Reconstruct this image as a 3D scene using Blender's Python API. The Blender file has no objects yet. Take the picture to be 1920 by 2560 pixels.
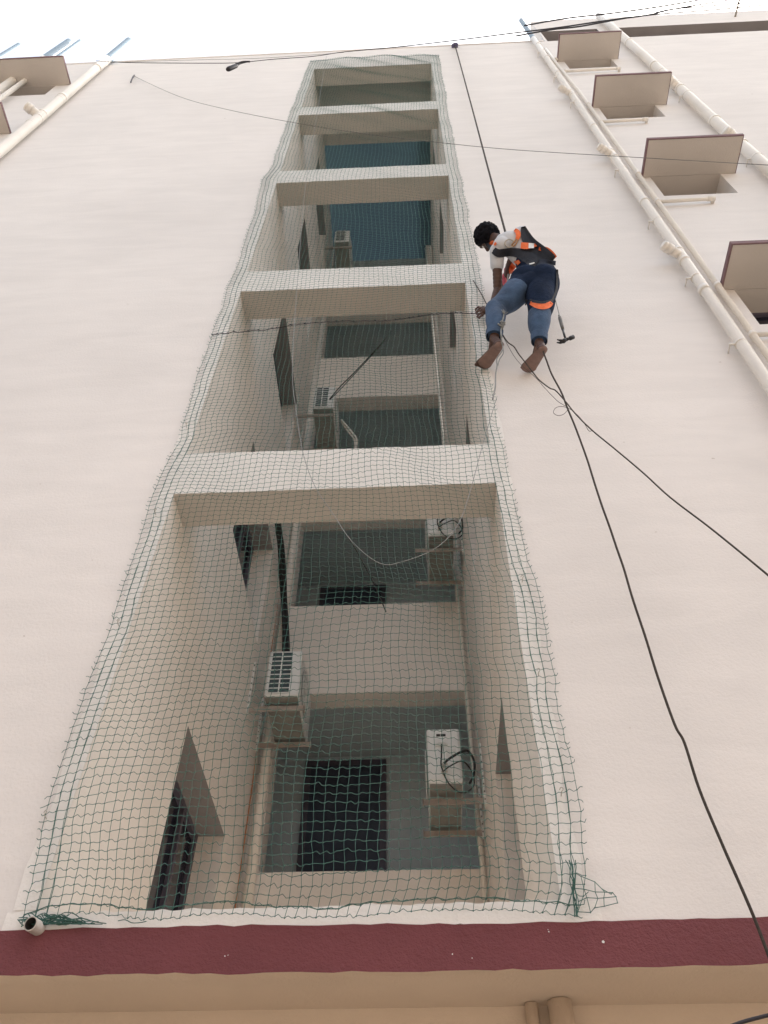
import bpy, bmesh, math, random
import numpy as np
from mathutils import Vector, Matrix
from mathutils.bvhtree import BVHTree

random.seed(7)
rng = np.random.default_rng(7)
SC = bpy.context.scene
COL = SC.collection

# ------------------------------------------------------------------ camera
FPX, PITCH, YAW, ROLL = 2050.0, 0.8716, 0.0463, 0.0035      # focal length in photo pixels, radians
PW, PH = 1920.0, 2560.0
CAM = np.array([0.0, -3.2845, 1.6])


def cam_matrix():
    cy, sy, cp, sp, cr, sr = math.cos(YAW), math.sin(YAW), math.cos(PITCH), math.sin(PITCH), math.cos(ROLL), math.sin(ROLL)
    Rz = np.array([[cy, -sy, 0], [sy, cy, 0], [0, 0, 1]])
    Rx = np.array([[1, 0, 0], [0, cp, -sp], [0, sp, cp]])
    B = np.array([[1, 0, 0], [0, 0, -1.0], [0, 1, 0]])
    Rr = np.array([[cr, -sr, 0], [sr, cr, 0], [0, 0, 1]])
    return Rz @ Rx @ B @ Rr


CM = cam_matrix()
cam = bpy.data.cameras.new('camera')
cam_o = bpy.data.objects.new('camera', cam)
COL.objects.link(cam_o)
cam.sensor_fit = 'VERTICAL'
cam.sensor_height = 36.0
cam.lens = 36.0 * FPX / PH
cam.clip_start = 0.05
cam.clip_end = 3000
M4 = Matrix([list(CM[0]) + [CAM[0]], list(CM[1]) + [CAM[1]], list(CM[2]) + [CAM[2]], [0, 0, 0, 1]])
cam_o.matrix_world = M4
SC.camera = cam_o

# ------------------------------------------------------------------ sky, sun, exposure
world = bpy.data.worlds.new('World')
SC.world = world
world.use_nodes = True
nt = world.node_tree
nt.nodes.clear()
sky = nt.nodes.new('ShaderNodeTexSky')
sky.sky_type = 'NISHITA'
sky.sun_disc = False
SUN_EL, SUN_AZ = math.radians(56), math.radians(72)         # azimuth clockwise from +Y
sky.sun_elevation = SUN_EL
sky.sun_rotation = SUN_AZ
sky.air_density = 1.6
sky.dust_density = 6.0
sky.ozone_density = 1.0
hs = nt.nodes.new('ShaderNodeHueSaturation')
hs.inputs['Saturation'].default_value = 0.46
bg = nt.nodes.new('ShaderNodeBackground')
bg.inputs['Strength'].default_value = 0.12
wo = nt.nodes.new('ShaderNodeOutputWorld')
nt.links.new(sky.outputs[0], hs.inputs['Color'])
nt.links.new(hs.outputs[0], bg.inputs[0])
nt.links.new(bg.outputs[0], wo.inputs[0])
sun = bpy.data.lights.new('sun', 'SUN')
sun.energy = 1.5
sun.angle = math.radians(12)
sun.color = (1.0, 0.96, 0.9)
sun_o = bpy.data.objects.new('sun', sun)
COL.objects.link(sun_o)
sd = Vector((math.sin(SUN_AZ) * math.cos(SUN_EL), math.cos(SUN_AZ) * math.cos(SUN_EL), math.sin(SUN_EL)))
sun_o.rotation_euler = sd.to_track_quat('Z', 'Y').to_euler()
sun_o.location = (0, -30, 40)
SC.view_settings.view_transform = 'Standard'
SC.view_settings.look = 'None'
SC.view_settings.gamma = 1
SC.view_settings.exposure = 1.62
SC.view_settings.use_curve_mapping = False


# ------------------------------------------------------------------ geometry helpers
def ray(px, py):
    d = np.array([(px - PW / 2) / FPX, -(py - PH / 2) / FPX, -1.0])
    return CM @ d


def at(px, py, Y):
    """point on the plane y = Y that the photo shows at pixel (px, py)"""
    d = ray(px, py)
    return CAM + d * ((Y - CAM[1]) / d[1])


def atx(px, py, X):
    """the same on the plane x = X"""
    d = ray(px, py)
    return CAM + d * ((X - CAM[0]) / d[0])


def K(x, y):                                                  # from the overview picture to photo pixels
    return x * 1.1573, y * 1.1573


class MB:
    def __init__(s):
        s.v, s.f, s.m = [], [], []

    def poly(s, pts, mi=0):
        n = len(s.v)
        s.v += [tuple(map(float, p)) for p in pts]
        s.f.append(tuple(range(n, n + len(pts))))
        s.m.append(mi)

    def box(s, x0, x1, y0, y1, z0, z1, mi=0):
        n = len(s.v)
        s.v += [(x0, y0, z0), (x1, y0, z0), (x1, y1, z0), (x0, y1, z0), (x0, y0, z1), (x1, y0, z1), (x1, y1, z1), (x0, y1, z1)]
        for q in ((0, 3, 2, 1), (4, 5, 6, 7), (0, 1, 5, 4), (1, 2, 6, 5), (2, 3, 7, 6), (3, 0, 4, 7)):
            s.f.append(tuple(n + i for i in q))
            s.m.append(mi)
        return s

    def hexa(s, P, mi=0):                                     # 8 points, bottom ring then top ring
        n = len(s.v)
        s.v += [tuple(map(float, p)) for p in P]
        for q in ((0, 3, 2, 1), (4, 5, 6, 7), (0, 1, 5, 4), (1, 2, 6, 5), (2, 3, 7, 6), (3, 0, 4, 7)):
            s.f.append(tuple(n + i for i in q))
            s.m.append(mi)
        return s

    def beam(s, x0, x1, y0, y1, z0, z1, seg=40, jit=0.004, mi=0, und=None):
        """a rendered beam along x with slightly uneven arrises"""
        n = len(s.v)
        ph = rng.uniform(0, 6, 4)
        for i in range(seg + 1):
            x = x0 + (x1 - x0) * i / seg
            w = [jit * (math.sin(x * 2.1 + p) * 0.8 + rng.normal() * 0.5) for p in ph]
            s.v += [(x, y0, z0 + w[0]), (x, y1, z0 + w[1] * .5), (x, y1, z1 + w[2] * .5), (x, y0, z1 + w[3])]
        for i in range(seg):
            a, b = n + 4 * i, n + 4 * i + 4
            for k in range(4):
                l = (k + 1) % 4
                s.f.append((a + k, a + l, b + l, b + k))
                s.m.append(und if (k < 2 and und is not None) else mi)
        s.f.append((n + 3, n + 2, n + 1, n))
        e = n + 4 * seg
        s.f.append((e, e + 1, e + 2, e + 3))
        s.m += [mi, mi]
        return s

    def tube(s, pts, r, sides=8, mi=0, cap=True):
        pts = [np.array(p, float) for p in pts]
        rr = r if hasattr(r, '__len__') else [r] * len(pts)
        n = len(s.v)
        u = None
        for i, p in enumerate(pts):
            d = pts[min(i + 1, len(pts) - 1)] - pts[max(i - 1, 0)]
            d /= np.linalg.norm(d) + 1e-12
            if u is None:
                u = np.cross(d, (0, 0, 1.0) if abs(d[2]) < .9 else (1.0, 0, 0))
            u = u - d * (u @ d)
            u /= np.linalg.norm(u) + 1e-12
            w = np.cross(d, u)
            for k in range(sides):
                a = 2 * math.pi * k / sides
                s.v.append(tuple(p + (u * math.cos(a) + w * math.sin(a)) * rr[i]))
        for i in range(len(pts) - 1):
            for k in range(sides):
                l = (k + 1) % sides
                a, b = n + i * sides, n + (i + 1) * sides
                s.f.append((a + k, a + l, b + l, b + k))
                s.m.append(mi)
        if cap:
            s.f.append(tuple(n + k for k in reversed(range(sides))))
            e = n + (len(pts) - 1) * sides
            s.f.append(tuple(e + k for k in range(sides)))
            s.m += [mi, mi]
        return s

    def build(s, name, mats, parent=None, smooth=False, bevel=0):
        me = bpy.data.meshes.new(name)
        me.from_pydata(s.v, [], s.f)
        mats = mats if isinstance(mats, (list, tuple)) else [mats]
        for m in mats:
            me.materials.append(m)
        me.polygons.foreach_set('material_index', s.m)
        if smooth:
            me.polygons.foreach_set('use_smooth', [True] * len(s.f))
        me.update()
        o = bpy.data.objects.new(name, me)
        COL.objects.link(o)
        if bevel:
            b = o.modifiers.new('bevel', 'BEVEL')
            b.width = bevel
            b.segments = 2
            b.limit_method = 'ANGLE'
        if parent is not None:
            o.parent = parent
        return o


def tag(o, label=None, cat=None, group=None, kind=None):
    for k, v in (('label', label), ('category', cat), ('group', group), ('kind', kind)):
        if v:
            o[k] = v
    return o


def thing(name, label, cat, group=None, loc=(0, 0, 0)):
    o = bpy.data.objects.new(name, None)
    COL.objects.link(o)
    o.empty_display_size = 0.2
    o.location = loc
    tag(o, label, cat, group)
    return o


def spline(pts, per=8):
    """Catmull-Rom through the points"""
    P = [np.array(p, float) for p in pts]
    P = [2 * P[0] - P[1]] + P + [2 * P[-1] - P[-2]]
    out = []
    for i in range(1, len(P) - 2):
        for k in range(per):
            t = k / per
            a, b, c, d = P[i - 1], P[i], P[i + 1], P[i + 2]
            out.append(.5 * (2 * b + (c - a) * t + (2 * a - 5 * b + 4 * c - d) * t * t + (3 * b - a - 3 * c + d) * t ** 3))
    out.append(P[-2])
    return out


# ------------------------------------------------------------------ materials
def mat(name, col, rough=0.8, var=0.0, vscale=3.0, bump=0.0, bscale=60.0, metal=0.0, spec=0.3, streak=0.0, detail=4.0, bdist=0.01, sheen=0.0):
    m = bpy.data.materials.new(name)
    m.use_nodes = True
    t = m.node_tree
    b = t.nodes['Principled BSDF']
    b.inputs['Roughness'].default_value = rough
    b.inputs['Metallic'].default_value = metal
    b.inputs['Specular IOR Level'].default_value = spec
    if sheen:
        b.inputs['Sheen Weight'].default_value = sheen
    tc = t.nodes.new('ShaderNodeTexCoord')
    base = t.nodes.new('ShaderNodeRGB')
    base.outputs[0].default_value = (*col, 1)
    cur = base.outputs[0]
    if var:
        n = t.nodes.new('ShaderNodeTexNoise')
        n.inputs['Scale'].default_value = vscale
        n.inputs['Detail'].default_value = detail
        n.inputs['Roughness'].default_value = .6
        t.links.new(tc.outputs['Object'], n.inputs['Vector'])
        mr = t.nodes.new('ShaderNodeMapRange')
        mr.inputs['From Min'].default_value = .3
        mr.inputs['From Max'].default_value = .7
        mr.inputs['To Min'].default_value = 1 - var
        mr.inputs['To Max'].default_value = 1 + var
        t.links.new(n.outputs['Fac'], mr.inputs['Value'])
        mx = t.nodes.new('ShaderNodeVectorMath')
        mx.operation = 'SCALE'
        t.links.new(cur, mx.inputs[0])
        t.links.new(mr.outputs[0], mx.inputs['Scale'])
        cur = mx.outputs[0]
    if streak:                                                # long soft trowel / rain streaks lying across the wall
        mp = t.nodes.new('ShaderNodeMapping')
        mp.inputs['Scale'].default_value = (0.5, 1, 2.2)
        t.links.new(tc.outputs['Object'], mp.inputs[0])
        n = t.nodes.new('ShaderNodeTexNoise')
        n.inputs['Scale'].default_value = 2.2
        n.inputs['Detail'].default_value = 7
        n.inputs['Roughness'].default_value = .62
        n.inputs['Distortion'].default_value = .6
        t.links.new(mp.outputs[0], n.inputs['Vector'])
        mr = t.nodes.new('ShaderNodeMapRange')
        mr.inputs['From Min'].default_value = .35
        mr.inputs['From Max'].default_value = .7
        mr.inputs['To Min'].default_value = 1 + streak * .5
        mr.inputs['To Max'].default_value = 1 - streak
        t.links.new(n.outputs['Fac'], mr.inputs['Value'])
        mx = t.nodes.new('ShaderNodeVectorMath')
        mx.operation = 'SCALE'
        t.links.new(cur, mx.inputs[0])
        t.links.new(mr.outputs[0], mx.inputs['Scale'])
        cur = mx.outputs[0]
    t.links.new(cur, b.inputs['Base Color'])
    if bump:
        n = t.nodes.new('ShaderNodeTexNoise')
        n.inputs['Scale'].default_value = bscale
        n.inputs['Detail'].default_value = 5
        n.inputs['Roughness'].default_value = .65
        t.links.new(tc.outputs['Object'], n.inputs['Vector'])
        n2 = t.nodes.new('ShaderNodeTexNoise')
        n2.inputs['Scale'].default_value = bscale / 14
        n2.inputs['Detail'].default_value = 3
        t.links.new(tc.outputs['Object'], n2.inputs['Vector'])
        ad = t.nodes.new('ShaderNodeMath')
        ad.operation = 'ADD'
        t.links.new(n.outputs['Fac'], ad.inputs[0])
        t.links.new(n2.outputs['Fac'], ad.inputs[1])
        bp = t.nodes.new('ShaderNodeBump')
        bp.inputs['Strength'].default_value = bump
        bp.inputs['Distance'].default_value = bdist
        t.links.new(ad.outputs[0], bp.inputs['Height'])
        t.links.new(bp.outputs[0], b.inputs['Normal'])
    return m


M = {}
M['wall'] = mat('cream_plaster', (.75, .715, .69), .9, .055, .35, .28, 55, streak=.05, bdist=.012)
M['white'] = mat('white_wall_paint', (.82, .795, .765), .85, .03, 1.5, .5, 60)
M['inner'] = mat('well_plaster', (.85, .795, .74), .9, .05, .8, .5, 60, streak=.04)
M['soffit'] = mat('soffit_tan', (.52, .475, .435), .9, .05, 1.2, .4, 60)  # darker than the walls; beam undersides, sunshades, front window tops
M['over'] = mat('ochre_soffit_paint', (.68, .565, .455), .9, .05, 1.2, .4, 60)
M['reveal'] = mat('dark_grey_reveal', (.27, .25, .25), .9, .08, 2, .3, 60)  # darker than the well walls; side window tops and parapet slots
M['edge'] = mat('faded_maroon_edge', (.20, .125, .135), .8, .15, 6)
M['maroon'] = mat('maroon_paint', (.185, .055, .062), .75, .10, 2.0, .8, 70, bdist=.014)
M['pvc'] = mat('cream_pipe_paint', (.76, .72, .665), .55, .05, 3, .1, 40, spec=.4)
M['pvcgrey'] = mat('grey_pvc', (.22, .30, .37), .5, .06, 4, spec=.4)
M['pvcin'] = mat('pipe_inside', (.05, .045, .045), .9)
M['room'] = mat('balcony_paint', (.60, .66, .69), .9, .06, 1.0)
M['door'] = mat('dark_door', (.055, .065, .095), .5, .1, 3)
M['glass'] = mat('dark_window_glass', (.015, .016, .03), .12, spec=.6)
M['frame'] = mat('dark_window_frame', (.10, .09, .12), .45, .05, 5)
M['acw'] = mat('ac_white_metal', (.78, .79, .78), .45, .05, 4, spec=.4)
M['acg'] = mat('ac_galvanised_underside', (.25, .245, .225), .6, .18, 9, .2, 60)
M['coil'] = mat('ac_coil', (.05, .075, .085), .5, .2, 90)
M['oppwall'] = mat('added_house_wall', (.62, .50, .41), .9, .08, 1, .3, 40)
M['black'] = mat('black_rubber', (.02, .02, .022), .6)
M['steel'] = mat('rusty_angle_steel', (.36, .30, .26), .7, .25, 14, .2, 80)
M['rail'] = mat('white_slotted_rail', (.72, .70, .66), .5, .06, 8)
M['hole'] = mat('slot_hole', (.03, .03, .03), .9)
M['net'] = mat('green_net_twine', (.070, .165, .140), .7, .18, 40)
M['netrope'] = mat('green_border_rope', (.055, .135, .115), .7, .15, 40)
M['rope'] = mat('dark_brown_rope', (.055, .045, .038), .85, .25, 90, .5, 200, bdist=.003)
M['cord'] = mat('grey_white_cord', (.27, .28, .28), .8, .15, 60)
M['cable'] = mat('black_cable', (.03, .028, .035), .5)
M['wire'] = mat('grey_wire', (.16, .16, .15), .6)
M['skin'] = mat('brown_skin', (.085, .046, .036), .55, .12, 14, .15, 120, spec=.35, bdist=.002)
M['sole'] = mat('foot_sole_skin', (.215, .14, .12), .7, .15, 25)
M['hair'] = mat('black_hair', (.007, .007, .010), .8, .3, 60, .6, 160, bdist=.006, spec=.08)
M['shirt'] = mat('pale_grey_cotton', (.56, .58, .62), .9, .06, 12, .35, 30, bdist=.012, sheen=.2)
M['jeans'] = mat('blue_denim', (.045, .083, .155), .9, .38, 7, .5, 26, bdist=.014, sheen=.1, streak=.12)
M['denimdark'] = mat('dark_seat_denim', (.012, .021, .046), .9, .35, 7, .5, 26, bdist=.014, spec=.1)
M['navy'] = mat('dark_navy_fabric', (.022, .028, .045), .85, .15, 20, .3, 60)
M['strap'] = mat('black_webbing', (.020, .022, .030), .8, .15, 60, .3, 120, bdist=.002)
M['orange'] = mat('orange_webbing', (.72, .15, .045), .75, .12, 40, .2, 120, bdist=.002)
M['ring'] = mat('dull_metal', (.48, .44, .38), .4, .1, 20, metal=.8)
M['pink'] = mat('red_pink_cloth', (.52, .10, .13), .9, .15, 20)
M['hstl'] = mat('dark_hammer_steel', (.03, .03, .033), .45, .1, 30, metal=.6)
M['grip'] = mat('grey_hammer_grip', (.11, .105, .10), .6, .15, 40)
M['label'] = mat('white_tag', (.7, .7, .68), .7)
M['ground'] = mat('dusty_concrete_ground', (.31, .27, .225), .95, .12, .4, .3, 20)


def blue_sheet():
    m = bpy.data.materials.new('blue_roof_sheet')
    m.use_nodes = True
    t = m.node_tree
    b = t.nodes['Principled BSDF']
    out = t.nodes['Material Output']
    b.inputs['Base Color'].default_value = (.05, .062, .072, 1)
    b.inputs['Roughness'].default_value = .5
    tr = t.nodes.new('ShaderNodeBsdfTranslucent')
    tr.inputs['Color'].default_value = (.017, .028, .037, 1)
    mx = t.nodes.new('ShaderNodeMixShader')
    mx.inputs[0].default_value = .5
    t.links.new(b.outputs[0], mx.inputs[1])
    t.links.new(tr.outputs[0], mx.inputs[2])
    t.links.new(mx.outputs[0], out.inputs['Surface'])
    return m


M['blue'] = blue_sheet()

# ------------------------------------------------------------------ ground
g = MB()
g.poly([(-400, -400, 0), (400, -400, 0), (400, 400, 0), (-400, 400, 0)])
tag(g.build('ground', M['ground']), 'dusty pale concrete ground in front of the building', None, None, 'structure')

# ------------------------------------------------------------------ the building
bld = thing('apartment_building', 'cream apartment block with an open light well, maroon band and white cross beams', 'building')


def xl(z):
    return -1.533 + (z - 4.5) * 0.0085


def xr(z):
    return 0.562 + (z - 4.5) * 0.0066


ZTOP = [5.758 + 3 * k for k in range(5)]
ZBOT = [3.085] + [6.196 + 3 * k for k in range(4)]
BD = 0.28                                                     # depth of wall and beams
ROOF, ROOF2, BAND1, BAND0 = 19.2, 21.17, 3.01, 2.8386
WELL = 3.6
JX0, JX1 = -14.0, 14.0


def panel(cells, name, parent=bld, m='wall'):
    mb = MB()
    for c in cells:
        mb.poly(c)
    return mb.build(name, M[m], parent)


def rect(x0, x1, z0, z1, y=0.0):
    X0 = x0 if callable(x0) else (lambda z: x0)
    X1 = x1 if callable(x1) else (lambda z: x1)
    return [(X0(z0), y, z0), (X1(z0), y, z0), (X1(z1), y, z1), (X0(z1), y, z1)]


# front wall, left of the well: two windows
LW = [(-8.4, -5.95, 16.83, 17.44), (-8.4, -5.95, 13.80, 14.48)]
cells = [rect(JX0, -8.4, BAND1, ROOF), rect(-5.95, xl, BAND1, ROOF)]
zc = [BAND1, 13.80, 14.48, 16.83, 17.44, ROOF]
for i in (0, 2, 4):
    cells.append(rect(-8.4, -5.95, zc[i], zc[i + 1]))
panel(cells, 'facade_wall')
# right of the well: four ventilator windows and the slots under the raised parapet
RW = [(2.93, 3.735, 7.75, 8.40), (2.93, 3.735, 10.775, 11.40), (2.93, 3.735, 13.83, 14.43), (2.93, 3.735, 16.87, 17.42)]
cells = [rect(xr, 2.93, BAND1, ROOF - .06), rect(3.735, JX1, BAND1, ROOF - .06)]
zc = [BAND1, 7.75, 8.40, 10.775, 11.40, 13.83, 14.43, 16.87, 17.42, ROOF - .06]
for i in range(0, 10, 2):
    cells.append(rect(2.93, 3.735, zc[i], zc[i + 1]))
panel(cells, 'facade_wall')
panel([rect(xl, xr, ZTOP[4], ROOF - .03)], 'facade_wall')
# top of the main parapet: coping, slightly uneven
cp = MB().beam(JX0, 2.83, -.012, .23, ROOF - .05, ROOF + .02, 120, .006)
cp.build('parapet_coping', M['wall'], bld)
MB().box(JX0, 2.83, .23, .26, 17.9, ROOF).build('parapet_back', M['wall'], bld)
# raised parapet on the right with two long slots
rp = MB()
for c in ([rect(2.86, JX1, 20.07, ROOF2), rect(2.86, 2.90, 19.14, 20.07), rect(4.0, 4.42, 19.14, 20.07)]):
    rp.poly(c)
rp.poly([(2.86, 0, 19.14), (2.86, 0, ROOF2), (2.86, 3, ROOF2), (2.86, 3, 19.14)])
rp.poly([(2.86, 0, ROOF2), (JX1, 0, ROOF2), (JX1, .25, ROOF2), (2.86, .25, ROOF2)])
rp.build('raised_parapet', M['wall'], bld)
for a, b in ((2.90, 4.0), (4.42, JX1)):
    s = MB()
    d = 1.1
    s.poly([(a, 0, 20.07), (b, 0, 20.07), (b, d, 20.07), (a, d, 20.07)])
    s.poly([(a, 0, 19.14), (b, 0, 19.14), (b, d, 19.14), (a, d, 19.14)])
    s.poly([(a, 0, 19.14), (a, 0, 20.07), (a, d, 20.07), (a, d, 19.14)])
    s.poly([(b, 0, 19.14), (b, 0, 20.07), (b, d, 20.07), (b, d, 19.14)])
    s.poly([(a, d, 19.14), (b, d, 19.14), (b, d, 20.07), (a, d, 20.07)])
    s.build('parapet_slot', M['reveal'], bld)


def window_in_front(x0, x1, z0, z1, depth=.26):
    s = MB()
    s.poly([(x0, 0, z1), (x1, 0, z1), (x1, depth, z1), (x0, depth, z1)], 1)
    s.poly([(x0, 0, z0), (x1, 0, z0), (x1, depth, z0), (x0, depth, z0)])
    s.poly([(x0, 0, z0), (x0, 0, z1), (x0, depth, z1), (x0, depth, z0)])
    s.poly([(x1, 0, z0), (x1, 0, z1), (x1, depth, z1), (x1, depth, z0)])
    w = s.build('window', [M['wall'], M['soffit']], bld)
    f = MB()
    y = depth - .03
    f.box(x0, x1, y, y + .03, z0, z0 + .035).box(x0, x1, y, y + .03, z1 - .035, z1)
    f.box(x0, x0 + .035, y, y + .03, z0 + .035, z1 - .035).box(x1 - .035, x1, y, y + .03, z0 + .035, z1 - .035)
    f.box((x0 + x1) / 2 - .015, (x0 + x1) / 2 + .015, y, y + .03, z0 + .035, z1 - .035)
    f.build('frame', M['frame'], w)
    MB().box(x0, x1, depth + .002, depth + .008, z0, z1).build('pane', M['glass'], w)
    return w


for r in LW + RW:
    window_in_front(*r)


def sunshade(x0, x1, zs, d=.42, th=.045):
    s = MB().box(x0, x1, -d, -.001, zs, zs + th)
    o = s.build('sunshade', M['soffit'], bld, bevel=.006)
    e = MB()
    e.box(x0 - .003, x1 + .003, -d - .004, -d, zs - .004, zs + th + .003)
    e.box(x0 - .004, x0, -d, -.002, zs - .004, zs + th + .003)
    e.box(x1, x1 + .004, -d, -.002, zs - .004, zs + th + .003)
    e.box(x0, x1, -d, -d + .010, zs - .004, zs - .0005)
    e.box(x0, x0 + .012, -d + .010, -.002, zs - .004, zs - .0005)
    e.build('painted_edge', M['edge'], o)


for x0, x1, zs in ((2.815, 3.90, 8.40), (2.835, 3.905, 11.40), (2.84, 3.90, 14.43), (2.81, 3.85, 17.42)):
    sunshade(x0, x1, zs)
sunshade(-8.6, -5.70, 17.45, .45)
sunshade(-8.6, -5.715, 14.49, .42)

# cross beams, white border, sill
for k in range(1, 5):
    z0, z1 = ZTOP[k - 1], ZBOT[k]
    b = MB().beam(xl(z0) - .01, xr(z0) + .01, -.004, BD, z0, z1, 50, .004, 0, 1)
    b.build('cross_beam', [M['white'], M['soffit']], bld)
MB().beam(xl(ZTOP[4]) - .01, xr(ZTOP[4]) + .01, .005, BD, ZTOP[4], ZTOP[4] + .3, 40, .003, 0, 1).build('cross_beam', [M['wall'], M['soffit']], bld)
MB().beam(-1.66, .70, -.004, BD, BAND1 - .01, ZBOT[0], 60, .007).build('sill', M['white'], bld)
for sgn, fx in ((-1, xl), (1, xr)):
    w = .095
    s = MB()
    n = 90
    for i in range(n):
        za, zb = 3.09 + (18.2 - 3.09) * i / n, 3.09 + (18.2 - 3.09) * (i + 1) / n
        wa, wb = w + .012 * math.sin(i * 1.7), w + .012 * math.sin((i + 1) * 1.7)
        P = [(fx(za), -.003, za), (fx(za) + sgn * wa, -.003, za), (fx(zb) + sgn * wb, -.003, zb), (fx(zb), -.003, zb)]
        s.poly(P if sgn > 0 else P[::-1])
    s.build('white_border', M['white'], bld)

# side walls of the well, with deep windows
WY0, WY1 = 1.31, 2.77
SIDEW = [(3.62, 4.90), (6.89, 8.22), (9.92, 11.16), (12.95, 14.2), (15.98, 17.2)]
for sgn, fx, side in ((-1, xl, 'left'), (1, xr, 'right')):
    s = MB()

    def q(y0, y1, z0, z1):
        s.poly([(fx(z0), y0, z0), (fx(z0), y1, z0), (fx(z1), y1, z1), (fx(z1), y0, z1)])
    wy0, wy1 = (WY0, WY1) if sgn < 0 else (1.08, 1.98)
    zz = [2.9]
    for a, b in SIDEW:
        zz += [a, b]
    zz.append(18.9)
    y00 = 0.0
    for i in range(0, len(zz) - 1, 2):
        q(wy0, wy1, zz[i], zz[i + 1])
    q(y00, wy0, 2.9, 18.9)
    q(wy1, 3.95, 2.9, 18.9)
    s.build('side_wall', M['inner'], bld)
    for (a, b) in SIDEW:
        r = .24
        x, xb = fx(a), fx(b)
        xi = x + sgn * r
        w = MB()
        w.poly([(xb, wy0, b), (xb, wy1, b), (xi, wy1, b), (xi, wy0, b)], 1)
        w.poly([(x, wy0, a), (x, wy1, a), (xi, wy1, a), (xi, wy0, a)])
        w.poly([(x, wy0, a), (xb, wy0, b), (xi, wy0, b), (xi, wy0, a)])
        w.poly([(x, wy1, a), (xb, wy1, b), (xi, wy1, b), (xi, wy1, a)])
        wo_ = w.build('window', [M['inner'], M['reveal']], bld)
        f = MB()
        t = .045
        A, B_ = sorted((xi - sgn * .04, xi))
        f.box(A, B_, wy0, wy1, a, a + t).box(A, B_, wy0, wy1, b - t, b)
        for yy in (wy0, wy1 - t, wy0 + (wy1 - wy0) * .36, wy0 + (wy1 - wy0) * .66):
            f.box(A + .002, B_ - .002, yy, yy + t, a + t, b - t)
        f.build('frame', M['frame'], wo_)
        A, B_ = sorted((xi, xi + sgn * .006))
        MB().box(A, B_, wy0 - .02, wy1 + .02, a - .02, b + .02).build('pane', M['glass'], wo_)

# back of the well: parapets, corner columns, dim balconies behind
PAR = [(3.75, 5.01), (6.90, 8.15), (9.75, 11.02), (12.62, 13.88), (15.55, 16.78)]
for a, b in PAR:
    MB().beam(-1.60, .72, WELL, WELL + .26, a, b, 24, .003).build('parapet', M['inner'], bld)
MB().box(-1.60, -1.395, WELL + .004, WELL + .262, 2.9, 18.6).build('corner_column', M['inner'], bld)
MB().box(.545, .72, WELL + .004, WELL + .262, 2.9, 18.6).build('corner_column', M['inner'], bld)
floors = [3.0, 6.9 + .35, 9.75 + .35, 12.62 + .35, 15.55 + .35, 18.6]
for i in range(5):
    z0, z1 = floors[i], floors[i + 1] - .12
    s = MB()
    X0, X1, Y0, Y1 = -2.0, 1.0, WELL + .262, 5.1
    s.poly([(X0, Y1, z0), (X1, Y1, z0), (X1, Y1, z1), (X0, Y1, z1)])
    s.poly([(X0, Y0, z1), (X1, Y0, z1), (X1, Y1, z1), (X0, Y1, z1)])
    s.poly([(X0, Y0, z0), (X1, Y0, z0), (X1, Y1, z0), (X0, Y1, z0)])
    s.poly([(X0, Y0, z0), (X0, Y1, z0), (X0, Y1, z1), (X0, Y0, z1)])
    s.poly([(X1, Y0, z0), (X1, Y1, z0), (X1, Y1, z1), (X1, Y0, z1)])
    s.poly([(X0, Y0, z0), (-1.58, Y0, z0), (-1.58, Y0, z1), (X0, Y0, z1)])
    s.poly([(.70, Y0, z0), (X1, Y0, z0), (X1, Y0, z1), (.70, Y0, z1)])
    br = s.build('balcony', M['room'], bld)
    if i < 4:
        dz = z1 - .16
        MB().box(-1.22, -.42, 5.04, 5.09, z0 + .02, dz).build('door', M['door'], br)
        fr = MB().box(-1.29, -1.22, 5.03, 5.095, z0 + .02, dz + .07).box(-.42, -.35, 5.03, 5.095, z0 + .02, dz + .07).box(-1.22, -.42, 5.03, 5.095, dz, dz + .07)
        fr.build('door_frame', M['frame'], br)
# roof over the well: concrete strip at the front, blue sheet behind
MB().box(-1.8, .95, BD, 1.45, 18.32, 18.5).build('roof_slab', M['soffit'], bld)
bs = MB()
nx = 34
for i in range(nx):                                           # corrugated sheet
    xa, xb = -1.8 + 2.75 * i / nx, -1.8 + 2.75 * (i + 1) / nx
    za, zb = 18.52 + .004 * (i % 2), 18.52 + .004 * ((i + 1) % 2)
    bs.poly([(xa, 1.40, za), (xb, 1.40, zb), (xb, 5.2, zb), (xa, 5.2, za)])
bs.build('roof_sheet', M['blue'], bld)
MB().box(-2.0, 1.0, 5.1, 5.3, 15.5, 18.6).build('back_wall', M['room'], bld)

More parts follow.
